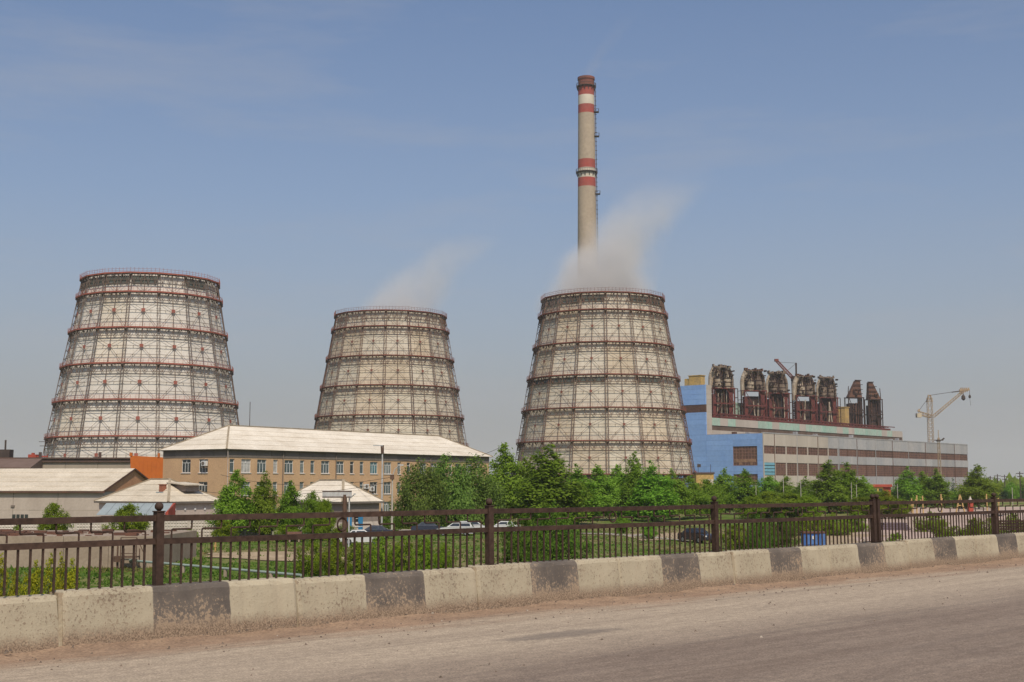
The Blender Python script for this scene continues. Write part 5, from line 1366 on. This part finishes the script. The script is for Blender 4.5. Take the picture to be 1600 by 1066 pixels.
for k, (px, Y, top, w) in enumerate(((1150, 118, 818, 46), (1184, 112, 806, 48), (1219, 122, 800, 46), (1262, 150, 800, 52), (1300, 150, 802, 50), (1338, 160, 800, 40))):
    shrub('dshrub' if k in (1, 2) else 'shrub', px, Y, top, w, ('shrub right of the third railing post', 'dark shrub left of the blue container', 'taller dark shrub just behind the blue container left side', 'green shrub behind the blue container', 'green shrub above the sand patch', 'green shrub left of the double railing post')[k])
for k, (px, Y, top, w) in enumerate(((1398, 105, 832, 40), (1452, 160, 800, 50), (1492, 112, 822, 44), (1520, 116, 808, 44), (1548, 120, 806, 46), (1582, 112, 802, 52), (1612, 112, 806, 46), (1470, 140, 815, 34))):
    shrub('shrub', px, Y, top, w, ('low bush right of the double railing post', 'spreading bush on the pink gravel before the timber posts', 'left bush of the leafy row before the last railing post', 'second bush of the leafy row before the last railing post', 'third bush of the leafy row, by the last railing post', 'bush right of the last railing post', 'bush cut by the right picture edge', 'small bush in the middle of the pink gravel')[k])
# small saplings standing on the grass
for k, (px, Y, top, w) in enumerate(((972, 152, 805, 22), (1014, 138, 815, 24))):
    tree('round', px, Y, top, w, ('small dark sapling on the grass, left of two', 'small dark sapling on the grass, right of two')[k], group='saplings on the grass')

# --- grass tufts on the near land
gm = leaf_mat('grass_blades', (0.062, 0.150, 0.018), (0.140, 0.230, 0.036))
N = 34000
px_ = rng.uniform(-120, 1720, N); Yg = 12070.0/rng.uniform(66, 190, N)
Xg = (px_-800)/2012*Yg
d_ = (Xg-RO.x)*rv.x+(Yg-RO.y)*rv.y
ok = (d_ > 9)
# keep the trodden paths and the plaza bare
pyg = 755+12070.0/Yg
bare = ((pyg > 862) & (pyg < 880) & (px_ > 330) & (px_ < 640)) | ((px_ > 1335) & (pyg > 795) & (pyg < 848)) | ((px_ > 1240) & (px_ < 1420) & (pyg > 834) & (pyg < 885)) | ((px_ < 248) & (pyg < 886) & (pyg > 828)) | ((pyg > 822) & (pyg < 838) & (px_ < 800))
ok &= ~(bare & (rng.random(N) < .93))
Xg, Yg = Xg[ok], Yg[ok]; n_ = len(Xg)
zg_ = np.array([land_z(a, b_) for a, b_ in zip(Xg, Yg)])
a = rng.random(n_)*6.28; hgt = rng.uniform(.06, .22, n_)*(1+1.2*(rng.random(n_) < .08)); wd_ = rng.uniform(.10, .24, n_)
lean = rng.normal(0, .10, (n_, 2)); dx_, dy_ = np.cos(a)*wd_, np.sin(a)*wd_
V = np.zeros((n_, 6, 3))
V[:, 0] = np.stack([Xg-dx_, Yg-dy_, zg_-.02], 1); V[:, 1] = np.stack([Xg+dx_*.2, Yg+dy_*.2, zg_-.02], 1); V[:, 2] = np.stack([Xg-dx_*.9+lean[:, 0], Yg-dy_*.9+lean[:, 1], zg_+hgt], 1)
V[:, 3] = np.stack([Xg-dx_*.1, Yg-dy_*.1, zg_-.02], 1); V[:, 4] = np.stack([Xg+dx_, Yg+dy_, zg_-.02], 1); V[:, 5] = np.stack([Xg+dx_*.8-lean[:, 1], Yg+dy_*.8+lean[:, 0], zg_+hgt*.8], 1)
me = bpy.data.meshes.new('grass'); me.vertices.add(6*n_); me.vertices.foreach_set('co', V.ravel())
me.loops.add(6*n_); me.loops.foreach_set('vertex_index', np.arange(6*n_)); me.polygons.add(2*n_); me.polygons.foreach_set('loop_start', np.arange(2*n_)*3); me.polygons.foreach_set('loop_total', np.full(2*n_, 3))
dm = leaf_mat('dry_grass_blades', (0.150, 0.150, 0.040), (0.270, 0.225, 0.085))
dryf = np.sin(Xg*.21+1.1)*np.cos(Yg*.13+.4)+.6*np.sin(Xg*.53+Yg*.31)+.5*rng.normal(0, 1, n_)+.35*((Yg > 105) & (Xg > -60))
me.materials.append(gm); me.materials.append(dm)
me.polygons.foreach_set('material_index', np.repeat((dryf > .95).astype(np.int32), 2)); me.update(calc_edges=True); me.validate()
tag(link('grass', me), 'rough green grass covering the low land behind the railing', 'grass', kind='stuff')

# --- far wood along the horizon
V = []; rgw = random.Random(4)
fw = MB()
for q in range(1500):
    Yw = rgw.uniform(700, 1400); pxw = rgw.uniform(-200, 1900); xw_ = gx(pxw, Yw); h_ = rgw.uniform(5, 11); r_ = rgw.uniform(3, 6)
    for s in range(10):
        aa = rgw.uniform(0, 6.28); rr = r_*rgw.random()**.5; zz0 = G+h_*rgw.uniform(.0, .85); s2 = rgw.uniform(1.4, 2.6)
        c0 = Vector((xw_+math.cos(aa)*rr, Yw+math.sin(aa)*rr*.4, zz0)); d0 = Vector((math.cos(aa*3), math.sin(aa*3)*.5, 0))*s2
        fw.tri(c0-d0, c0+d0, c0+Vector((rgw.uniform(-.5, .5), rgw.uniform(-.5, .5), s2*1.5)))
tag(fw.build('far_wood', LM['birch']), 'dark line of woodland far off along the horizon', 'wood', kind='stuff')

# ------------------------------------------------------------------ vehicles
m_tyre = mat('tyre_rubber', (0.02, 0.02, 0.02), .9, .1, 4); m_rim = mat('wheel_rim', (0.35, 0.35, 0.35), .4, .1, 4, metal=.6); m_cglass = mat('car_glass', (0.02, 0.025, 0.03), .08, .1, 2, spec=.7)
m_lampw = mat('headlamp', (0.7, 0.7, 0.68), .2, .1, 4); m_lampr = mat('tail_lamp', (0.35, 0.02, 0.02), .3, .1, 4)
def car(px, Y, heading, paint, style, label):
    """a small saloon or hatchback; local x is its length, nose at +x"""
    x = gx(px, Y); c_ = empty('parked_car', (x, Y, land_z(x, Y)+.06), heading); tag(c_, label, 'car', 'cars parked beyond the railing')
    if style == 'sedan': low = [(-2.15, .50), (-2.2, .78), (-2.05, .95), (-1.45, 1.0), (1.0, .95), (1.75, .85), (2.1, .72), (2.15, .45)]; roof = [(-1.5, .99), (-.95, 1.40), (.25, 1.43), (.95, .97)]
    elif style == 'wagon': low = [(-2.1, .50), (-2.15, .80), (-2.1, .98), (1.0, .95), (1.75, .86), (2.05, .72), (2.1, .45)]; roof = [(-2.05, 1.0), (-1.75, 1.45), (.2, 1.47), (.95, .97)]
    else: low = [(-2.3, .50), (-2.35, 1.0), (-2.3, 1.15), (1.3, 1.15), (2.2, .95), (2.35, .75), (2.35, .45)]; roof = [(-2.25, 1.15), (-2.15, 2.0), (1.0, 2.0), (1.75, 1.1)]
    def extr(mb, pts, wlo, whi, m=0, zr=None):
        zlo, zhi = min(p[1] for p in pts), max(p[1] for p in pts); n0 = len(mb.v); k = len(pts)
        for s in (-1, 1):
            for (a_, z_) in pts:
                w_ = wlo+(whi-wlo)*(z_-zlo)/(zhi-zlo+1e-6); mb.v.append((a_, s*w_, z_))
        mb.f.append(tuple(n0+i for i in range(k))); mb.f.append(tuple(n0+k+i for i in reversed(range(k)))); mb.m += [m, m]
        for i in range(k):
            j = (i+1) % k; mb.f.append((n0+j, n0+i, n0+k+i, n0+k+j)); mb.m.append(m)
    bd = MB(); extr(bd, [(low[0][0], .22)]+[(p[0], p[1]-.05) for p in low]+[(low[-1][0], .22)], .84, .80); extr(bd, [(a_, z_-.03) for a_, z_ in roof], .76, .60)
    bd.build('body', paint, c_)
    gl = MB(); z0, z1 = roof[0][1]+.03, roof[1][1]-.09
    for s in (-1, 1):
        xs_ = [roof[0][0]+.28, -.55, .5, roof[3][0]-.30]; xt = [roof[1][0]+.05, -.5, roof[2][0]-.02, roof[2][0]]
        for (xa_, xb__, ta, tb) in ((xs_[0], -.62, xt[0], -.62), (-.52, xs_[3], -.52, xt[3])):
            gl.hexa([(xa_, s*.735, z0), (xb__, s*.735, z0), (xb__, s*.72, z0), (xa_, s*.72, z0), (ta, s*.645, z1), (tb, s*.645, z1), (tb, s*.60, z1), (ta, s*.60, z1)])
    for (a_, b_) in ((roof[3], roof[2]), (roof[0], roof[1])):
        d_ = .03 if a_[0] > 0 else -.03
        gl.hexa([(a_[0]+d_-.02, -.66, a_[1]+.02), (a_[0]+d_, -.66, a_[1]), (a_[0]+d_, .66, a_[1]), (a_[0]+d_-.02, .66, a_[1]+.02), (b_[0]+d_-.02, -.54, b_[1]-.08), (b_[0]+d_, -.54, b_[1]-.1), (b_[0]+d_, .54, b_[1]-.1), (b_[0]+d_-.02, .54, b_[1]-.08)])
    gl.build('windows', m_cglass, c_)
    for wx in (-1.3, 1.32):
        for s in (-1, 1):
            ty_ = MB(); ty_.bar((0, -.1, 0), (0, .1, 0), .62, n=18); to = ty_.build('wheel', m_tyre, c_); to.location = (wx, s*.76, .25)
            MB().bar((0, -.11, 0), (0, .11, 0), .36, n=12).build('rim', m_rim, to)
    for s in (-1, 1):
        MB().box(low[-2][0]-.12, low[-2][0]+.03, s*.62-.16, s*.62+.16, .58, .72).build('headlight', m_lampw, c_); MB().box(low[1][0]-.02, low[1][0]+.1, s*.64-.14, s*.64+.14, .62, .82).build('tail_light', m_lampr, c_)
    MB().box(low[0][0]-.06, low[0][0]+.06, -.8, .8, .30, .44).box(low[-1][0]-.04, low[-1][0]+.08, -.8, .8, .28, .42).build('bumper', m_tyre, c_)
    return c_
p_white = mat('car_white', (0.56, 0.55, 0.53), .25, .05, 2, spec=.5); p_black = mat('car_black', (0.018, 0.018, 0.022), .18, .05, 2, spec=.6); p_dark = mat('car_dark_blue', (0.025, 0.03, 0.05), .2, .05, 2, spec=.6)
car(1088, 131, R(-60), p_black, 'sedan', 'black saloon car parked on the grass left of the third railing post')
car(712, 148, R(176), p_white, 'wagon', 'white estate car parked left of the second railing post, leftmost of three')
car(742, 152, R(5), p_white, 'wagon', 'white car just left of the second railing post, middle of three')
car(786, 154, R(178), p_white, 'sedan', 'white car half hidden right of the second railing post')
car(672, 152, R(2), p_dark, 'sedan', 'dark car parked left of the white cars')
car(566, 128, R(8), p_white, 'sedan', 'white saloon parked in front of the blue doors of the brick house')
car(584, 140, R(183), p_dark, 'sedan', 'dark car behind the white saloon at the brick house')
car(503, 141, R(20), p_white, 'wagon', 'white car half hidden by the bush below the billboard')

# ------------------------------------------------------------------ lamps, poles, board, container and other small things
m_galv = mat('galvanised_steel', (0.52, 0.51, 0.49), .6, .2, 2); m_cpole = mat('concrete_pole', (0.50, 0.45, 0.38), .9, .2, 1); m_rustp = mat('rusty_pole', (0.13, 0.075, 0.05), .85, .3, 2)
def top(o, label, cat, group=None): return tag(o, label, cat, group)
LY = 158.0; lp = empty('street_lamp', (gx(597, LY), LY, G)); top(lp, 'grey street lamp with flat twin heads standing before the office', 'street lamp')
hz = gz(697, LY)-G
MB().bar((0, 0, 0), (0, 0, hz), .24, n=8, w2=.6).build('pole', m_galv, lp)
MB().bar((0, 0, hz-.9), (.1, 0, hz+.1), .34, n=6, w2=.4).bar((0, 0, hz-.9), (-.15, -.2, hz), .3, n=6, w2=.4).build('bracket', m_rustp, lp)
MB().box(-1.15, .05, -.16, .16, hz, hz+.12).build('lamp_head', m_galv, lp)
LY2 = 150.0; lp = empty('street_lamp', (gx(613, LY2), LY2, G)); top(lp, 'pale concrete lamp pole with curved arm right of the grey street lamp', 'street lamp')
hz = gz(744, LY2)-G
MB().bar((0, 0, 0), (0, 0, hz), .24, n=8, w2=.7).build('pole', m_cpole, lp); MB().box(-.25, .2, -.2, .2, hz-.4, hz+.15).build('junction_box', m_rustp, lp)
MB().path([(0, 0, hz), (.3, -.1, hz+.8), (.9, -.2, hz+1.3)], .09).build('arm', m_galv, lp); MB().box(.7, 1.3, -.35, -.1, hz+1.2, hz+1.35).build('lamp_head', m_galv, lp)
# billboard seen from behind
BY = 122.0; bb = empty('billboard', (gx(527, BY), BY, G)); top(bb, 'pale grey sheet billboard on rusty posts seen from behind', 'billboard')
zb0, zb1 = gz(778, BY)-G, gz(766.5, BY)-G; bwid = 46*BY/2012
for q in range(8): MB().box(-bwid/2+bwid*q/8+.01, -bwid/2+bwid*(q+1)/8-.01, -.04, .04, zb0, zb1).build('sheet', m_galv, bb)
MB().box(-bwid/2, bwid/2, -.07, -.04, zb1-.12, zb1-.04).box(-bwid/2, bwid/2, -.07, -.04, zb0+.04, zb0+.12).build('frame', m_rustp, bb)
xx = 12*BY/2012; MB().bar((xx, .1, 0), (xx, .1, zb0+.3), .40, n=8).build('post', m_rustp, bb); MB().bar((xx+.42, .1, 0), (xx+.42, .1, zb0+.2), .14, n=8).build('post', m_galv, bb); MB().bar((xx+.42, 0, zb0-.1), (xx+1.0, -.5, zb0+.35), .07).box(xx+.9, xx+1.1, -.6, -.4, zb0+.3, zb0+.42).build('floodlight', m_galv, bb)
# poles around the right side
def pole(px, py0, Y, w, m, label, arm=0, cat='pole', grp='thin poles around the plant'):
    x = gx(px, Y); H = gz(py0, Y)-G; o = MB().bar((0, 0, 0), (0, 0, H), w, n=6, w2=.7)
    if arm: o.bar((-arm, 0, H-.6), (arm, 0, H-.6), w*.6).bar((-arm*.7, 0, H-1.6), (arm*.7, 0, H-1.6), w*.6)
    ob = o.build('utility_pole', m, None, loc=(x, Y, G)); tag(ob, label, cat, grp)
for (px, py, Y, w, label, arm) in ((1224, 746, 240, .13, 'pale pole among trees below the first brown window bays', 0), (1251, 751, 235, .14, 'pale concrete pole right of the yellow green bushes', 0), (1330, 754, 230, .12, 'left one of two pale poles before the twin pointed trees', 0), (1338, 757, 232, .12, 'right one of two pale poles before the twin pointed trees', 0), (1402, 756, 260, .12, 'pale pole left of the dense trio of trees', 0), (1181, 758, 240, .12, 'short pale pole below the blue wall', 0), (1581, 762, 250, .13, 'pale pole at the right edge before the far trees', 0),
        (1548, 744, 420, .35, 'first dark utility pole beyond the lone broad tree', 1.2), (1559, 741, 440, .35, 'second dark utility pole beyond the lone broad tree', 1.2), (1570, 742, 460, .35, 'third dark utility pole beyond the lone broad tree', 1.2), (1594, 737, 420, .4, 'dark utility pole at the right edge above the far trees', 1.2), (388, 628, 330, .20, 'thin dark mast standing just right of the leftmost cooling tower', 0)):
    pole(px, py, Y, w, m_cpole if arm == 0 and px != 388 else m_chd, label, arm)
def wire(p, q, sag, label):
    p, q = Vector(p), Vector(q); pts = [p.lerp(q, t)-Vector((0, 0, sag*4*t*(1-t))) for t in np.linspace(0, 1, 15)]
    o = MB().path([v-p for v in pts], .045, 4).build('overhead_wire', m_chd, None, loc=p); tag(o, label, 'wire', 'overhead wires before the office')
wp = at(610, 746, 150); wire(wp, at(345, 742, 186), 1.2, 'upper overhead wire sagging from the pale lamp pole towards the office corner')
wire(wp-Vector((0, 0, .5)), at(300, 766, 156), 1.0, 'lower overhead wire running from the pale lamp pole to the small house')
wire(at(597, 712, 158), at(780, 700, 196), 1.5, 'overhead wire running right from the grey street lamp over the willows')
# lattice radio mast in front of the hall
MY = 500.0; ms = empty('lattice_mast', (gx(1469, MY), MY, G)); top(ms, 'thin lattice mast with cross arms in front of the right end of the hall', 'mast')
zt = gz(672, MY)-G; zc = gz(688, MY)-G
mb = MB(); lattice(mb, (0, 0, 0), (0, 0, zc+1), 1.3, 14, .10, .5, diag=.06); mb.bar((0, 0, zc), (0, 0, zt), .22); mb.build('mast', m_crane, ms)
mb = MB(); mb.bar((-1.6, 0, zc), (1.8, 0, zc), .35); mb.bar((1.2, 0, zc), (2.2, 0, zc+.8), .5); mb.box(-.7, .7, -.6, .6, zc-.5, zc+.2); mb.build('cross_arm', m_chd, ms)
# yellow gatehouse, red roofed kiosk
KY = 330.0; kx0, kx1 = gx(1088, KY), gx(1115.5, KY); k_ = empty('gatehouse', (kx0, KY, G)); top(k_, 'yellow gatehouse with red and white wall sign at the foot of the right cooling tower', 'building')
kz = gz(737.5, KY)-G; kw = kx1-kx0
MB().box(0, kw, 0, 5, 0, kz-.5).build('wall', m_ybrick, k_); MB().box(-.2, kw+.2, -.2, 5.2, kz-.5, kz-.1).build('roof', m_drk, k_); MB().box(kw*.42, kw*.98, -.08, 0, kz-3.9, kz-1.9).build('sign_board', m_white, k_); MB().box(kw*.45, kw*.8, -.14, -.08, kz-3.7, kz-2.4).build('sign_panel', m_redp, k_)
MB().bar((kw*.15, 1, kz-.1), (kw*.15, 1, kz+2.2), .1).box(kw*.1, kw*.3, .9, 1.1, kz+1.2, kz+2.0).bar((kw*.85, 1, kz-.1), (kw*.85, 1, kz+1.9), .1).build('roof_fixture', m_chd, k_)
KY = 300.0; kx0, kx1 = gx(1353, KY), gx(1392, KY); k_ = empty('kiosk', (kx0, KY, G)); top(k_, 'yellow framed kiosk with flat red roof behind the double railing post', 'kiosk')
kz = gz(757, KY)-G; kw = kx1-kx0; m_yel = mat('yellow_paint', (0.55, 0.36, 0.09), .8, .15, 1)
MB().box(0, kw*.68, 0, 4, 0, kz-.6).build('wall', m_yel, k_); MB().box(-.3, kw+.2, -.3, 4.3, kz-.6, kz).build('roof', m_redp, k_); MB().box(kw*.68+.02, kw, .2, 4, 0, kz-.62).build('side_wall', m_redp, k_)
for q in range(3): MB().box(.35+q*1.3, 1.25+q*1.3, -.06, 0, kz-2.4, kz-1.0).build('window', m_panes[0], k_)
# blue container
BYc = 124.0; bo = empty('blue_container', (gx(1269, BYc), BYc, G), R(-6)); top(bo, 'blue sheet metal container with rusty roof edge beside the sand patch', 'container')
m_cblue = mat('container_blue', (0.035, 0.115, 0.36), .6, .2, 1, (0.05, 0.13, 0.33)); m_cblue2 = mat('container_blue_light', (0.09, 0.20, 0.46), .6, .2, 1)
z1 = gz(831, BYc)-G; wq = 34*BYc/2012
MB().box(-wq/2, wq/2, -1.0, 1.2, .1, z1-.12).build('body', m_cblue, bo); MB().box(-wq/2-.08, wq/2+.08, -1.08, 1.28, z1-.12, z1).build('roof', m_rustb, bo); MB().box(wq/2-.55, wq/2+.02, -1.05, -1.0, .12, z1-.14).build('side_strip', m_cblue2, bo)
MB().box(-wq/2+.35, wq/2-.7, -1.05, -1.0, .2, z1-.3).build('door', m_cblue2, bo); MB().box(-.25, .0, -1.1, -1.05, .7, 1.0).build('sign_plate', m_wframe, bo)
# timber posts on the gravel, A-frame, red post structure
m_tim = mat('fresh_timber', (0.56, 0.37, 0.15), .85, .2, 2); 
for k, (px, py) in enumerate(((1431, 774), (1441, 775), (1425, 784), (1470, 772), (1541, 772), (1559, 778), (1423, 779))):
    Y = 240+k*4; x = gx(px, Y); H = gz(py, Y)-G
    o = MB().bar((0, 0, 0), (random.uniform(-.15, .15), 0, H), .24, n=6).bar((0, -.05, H*.62), (random.uniform(-.5, .5), -.05, H*.8), .16).build('timber_post', m_tim, None, loc=(x, Y, G))
    tag(o, ('tall yellow timber post on the gravel, left of a close pair', 'tall yellow timber post on the gravel, right of a close pair', 'leaning short timber post at the left end of the timber row', 'single yellow timber post below the small trees left of the A frame', 'single yellow timber post left of the last railing post', 'short timber post right of the last railing post', 'short timber post left of the close pair')[k], 'post', 'yellow timber posts on the gravel')
Y = 250; H = gz(773, Y)-G; o = MB().bar((-.9, 0, 0), (0, 0, H), .26, n=6).bar((.9, 0, 0), (0, 0, H), .26, n=6).bar((-.5, 0, H*.45), (.5, 0, H*.45), .2).build('timber_trestle', m_tim, None, loc=(gx(1499, Y), Y, G)); tag(o, 'yellow timber A frame among the timber posts', 'frame')
Y = 250; H = gz(776, Y)-G; o = empty('play_tower', (gx(1515, Y), Y, G)); top(o, 'small red post structure with pale pointed cap among the timber posts', 'play tower')
MB().box(-.42, .42, -.4, .4, 0, H-1.1).build('body', m_redp, o); MB().lathe([(.62, H-1.1), (.5, H-.75), (.2, H-.4), (.12, H)], 10).build('cap', m_white, o)
# dark bench at the right edge, purple-grey crate pile on the gravel
Y = 100; z0 = G; o = empty('dark_bench', (gx(1588, Y), Y, z0)); top(o, 'dark slatted frame standing among bushes at the right edge', 'bench')
zt = gz(812, Y)-G; 
for q in range(4): MB().box(-1.6, 1.6, -.04, .04, zt-.2-q*.2, zt-.05-q*.2).build('slat', m_rail, o)
for s in (-1.5, 0, 1.5): MB().box(s-.05, s+.05, .04, .14, 0, zt).build('leg', m_rail, o)
Y = 165; m_purp = mat('grey_violet_sheet', (0.17, 0.13, 0.15), .8, .2, 1); o = empty('sheet_stack', (gx(1394, Y), Y, G), R(5)); top(o, 'grey violet stack of sheets on the pink gravel', 'stack')
for q in range(4): MB().box(-1.9+q*.1, 1.9-q*.15, -.9, .9, .05+q*.24, .25+q*.24).build('sheet', m_purp, o)
# rusty pipeline over the grass with its valve stand
m_pipe = mat('pale_green_pipe', (0.30, 0.36, 0.31), .7, .15, 1)
Pa = at(203, 876, 92); Pb = at(470, 907, 78); Pa.z = G+.55; Pb.z = G+.5
pp = empty('pipeline', (Pa.x, Pa.y, 0)); top(pp, 'pale grey green pipe on low supports crossing the grass behind the first post', 'pipe')
d = Pb-Pa; d.z = 0
MB().bar((0, 0, Pa.z), (d.x, d.y, Pb.z), .16, n=10).build('pipe', m_pipe, pp)
for f in (.1, .35, .6, .85): MB().box(d.x*f-.1, d.x*f+.1, d.y*f-.1, d.y*f+.1, G-.05, G+.46).build('support', m_gar, pp)
o = empty('valve_stand', (gx(213, 92), 92-1.2, G)); top(o, 'rusty valve stand with pipe handrail beside the garage end wall', 'stand')
fr = MB()
for (x, y) in ((-.6, 0), (.5, 0), (-.6, .8), (.5, .8)): fr.bar((x, y, 0), (x, y, 2.2 if y == 0 else 1.4), .06)
fr.bar((-.6, 0, 2.2), (.5, 0, 2.2), .05); fr.bar((.5, 0, 2.2), (1.0, 0, 1.2), .05); fr.bar((-.6, 0, 1.1), (.5, 0, 1.1), .05); fr.build('frame', m_rustp, o)
MB().bar((-.9, .3, .9), (-.9, .3, .5), .5, n=10).bar((-.9, .3, 0), (-.9, .3, 1.6), .1).build('valve', m_rustp, o); MB().box(-.6, .5, 0, .8, .8, .88).build('step_plate', m_rustp, o)
Y = 133; o = empty('rusty_tank', (gx(462, Y), Y, G)); top(o, 'rust brown lying tank on the bare ground below the young trees', 'tank')
MB().bar((-.75, 0, .65), (.75, 0, .65), .75, n=14).build('body', m_rustb, o); MB().box(-.55, -.4, -.3, .3, 0, .4).box(.4, .55, -.3, .3, 0, .4).build('saddle', m_gar, o)
# short marker posts in the grass
for k, (px, py) in enumerate(((279, 845), (339, 843))):
    Y = 112; o = MB().bar((0, 0, 0), (0, 0, 1.4), .14, n=6).box(-.1, .1, -.1, .1, 1.0, 1.2).box(-.1, .1, -.1, .1, .5, .7).build('marker_post', m_ybrick if k else m_drk, None, loc=(gx(px, Y), Y, G)); tag(o, ('short dark marker post on the grass before the white fence', 'short spotted yellow marker post on the grass')[k], 'post')

# ------------------------------------------------------------------ steam and smoke
def plume(name, origin, k1, k2, R0, R1, H, dens, col, label, nscale=.09, seed=0.0, pw=1.3, ky=0.0):
    """hull swept along a bent axis x = k1 z + k2 z^2; density falls off from that axis and with height, torn by noise"""
    mb = MB(); rings, sg = 14, 20
    for j in range(rings+1):
        z = -2 + (H+2)*j/rings; zc = max(z, 0); cx_ = k1*zc+k2*zc*zc; rr = max(.4, R0+R1*zc)*(1.0 if j < rings else .35)
        for i in range(sg):
            t = 2*math.pi*i/sg; mb.v.append((cx_+rr*math.cos(t), ky*zc+rr*math.sin(t), z))
    for j in range(rings):
        for i in range(sg):
            i2 = (i+1) % sg; mb.f.append((j*sg+i, j*sg+i2, (j+1)*sg+i2, (j+1)*sg+i)); mb.m.append(0)
    mb.f.append(tuple(reversed(range(sg)))); mb.f.append(tuple(rings*sg+i for i in range(sg))); mb.m += [0, 0]
    m = bpy.data.materials.new(name+'_vapour'); m.use_nodes = True; n = m.node_tree.nodes; l = m.node_tree.links; n.clear()
    out = n.new('ShaderNodeOutputMaterial'); pv_ = n.new('ShaderNodeVolumePrincipled'); pv_.inputs['Color'].default_value = (*col, 1); pv_.inputs['Anisotropy'].default_value = .0
    tc = n.new('ShaderNodeTexCoord').outputs['Object']; s_ = n.new('ShaderNodeSeparateXYZ'); l.new(tc, s_.inputs[0])
    zc = math_(n, l, 'MAXIMUM', s_.outputs['Z'], 0.0)
    ax = math_(n, l, 'ADD', math_(n, l, 'MULTIPLY', zc, k1), math_(n, l, 'MULTIPLY', math_(n, l, 'MULTIPLY', zc, zc), k2))
    dx_ = math_(n, l, 'SUBTRACT', s_.outputs['X'], ax); dy_ = math_(n, l, 'SUBTRACT', s_.outputs['Y'], math_(n, l, 'MULTIPLY', zc, ky))
    r_ = math_(n, l, 'SQRT', math_(n, l, 'ADD', math_(n, l, 'MULTIPLY', dx_, dx_), math_(n, l, 'MULTIPLY', dy_, dy_)), 0.0)
    rad = math_(n, l, 'MAXIMUM', math_(n, l, 'ADD', math_(n, l, 'MULTIPLY', zc, R1), R0), .4)
    q = math_(n, l, 'SUBTRACT', 1.0, math_(n, l, 'DIVIDE', r_, rad))
    of = n.new('ShaderNodeVectorMath'); of.operation = 'ADD'; of.inputs[1].default_value = (seed, seed*.7, 0); l.new(tc, of.inputs[0])
    nz = noise(n, l, of.outputs[0], nscale, 5, .6)
    sh = math_(n, l, 'ADD', q, math_(n, l, 'MULTIPLY', math_(n, l, 'SUBTRACT', nz, .47), 2.2))
    sh = maprange(n, l, sh, .0, .85)
    edge_ = maprange(n, l, q, 0.0, .42)
    hf = math_(n, l, 'POWER', maprange(n, l, s_.outputs['Z'], 0, H, 1, 0), pw)
    dn = math_(n, l, 'MULTIPLY', math_(n, l, 'MULTIPLY', math_(n, l, 'MULTIPLY', sh, edge_), hf), dens)
    l.new(dn, pv_.inputs['Density']); l.new(pv_.outputs[0], out.inputs['Volume'])
    o = mb.build(name, m, None, loc=origin); tag(o, label, 'smoke' if 'smoke' in name else 'steam', kind='stuff')
    return o
def rim(px, Y): return Vector((gx(px, Y), Y, G+64.5))
plume('steam_plume', rim(931, 421), .08, .014, 21.0, -.10, 46, .27, (.93, .90, .87), 'thick grey white steam rising from the right cooling tower across the chimney', .065, 3.0, 1.7)
plume('steam_plume', rim(614, 464), .28, .022, 18.5, -.12, 32, .085, (.93, .90, .87), 'thin steam drifting right from the middle cooling tower', .08, 9.0, .9)
plume('smoke_wisp', Vector((cc.x, CY, G+HTOP)), .55, .004, 4.5, .12, 36, .020, (.80, .72, .66), 'faint brownish smoke leaving the top of the striped chimney', .08, 5.0, 1.2)

# ------------------------------------------------------------------ haze
HAZE = 0.00010
if HAZE > 0:
    hb = MB().box(-4200, 4200, -320, 9200, G-1.5, 245)
    m = bpy.data.materials.new('summer_haze'); m.use_nodes = True; n = m.node_tree.nodes; l = m.node_tree.links; n.clear()
    out = n.new('ShaderNodeOutputMaterial'); pv_ = n.new('ShaderNodeVolumePrincipled'); pv_.inputs['Color'].default_value = (.93, .92, .92, 1)
    pv_.inputs['Density'].default_value = HAZE; pv_.inputs['Anisotropy'].default_value = .1
    l.new(pv_.outputs[0], out.inputs['Volume'])
    tag(hb.build('haze', m), 'thin grey summer haze over the whole place', 'haze', kind='stuff')
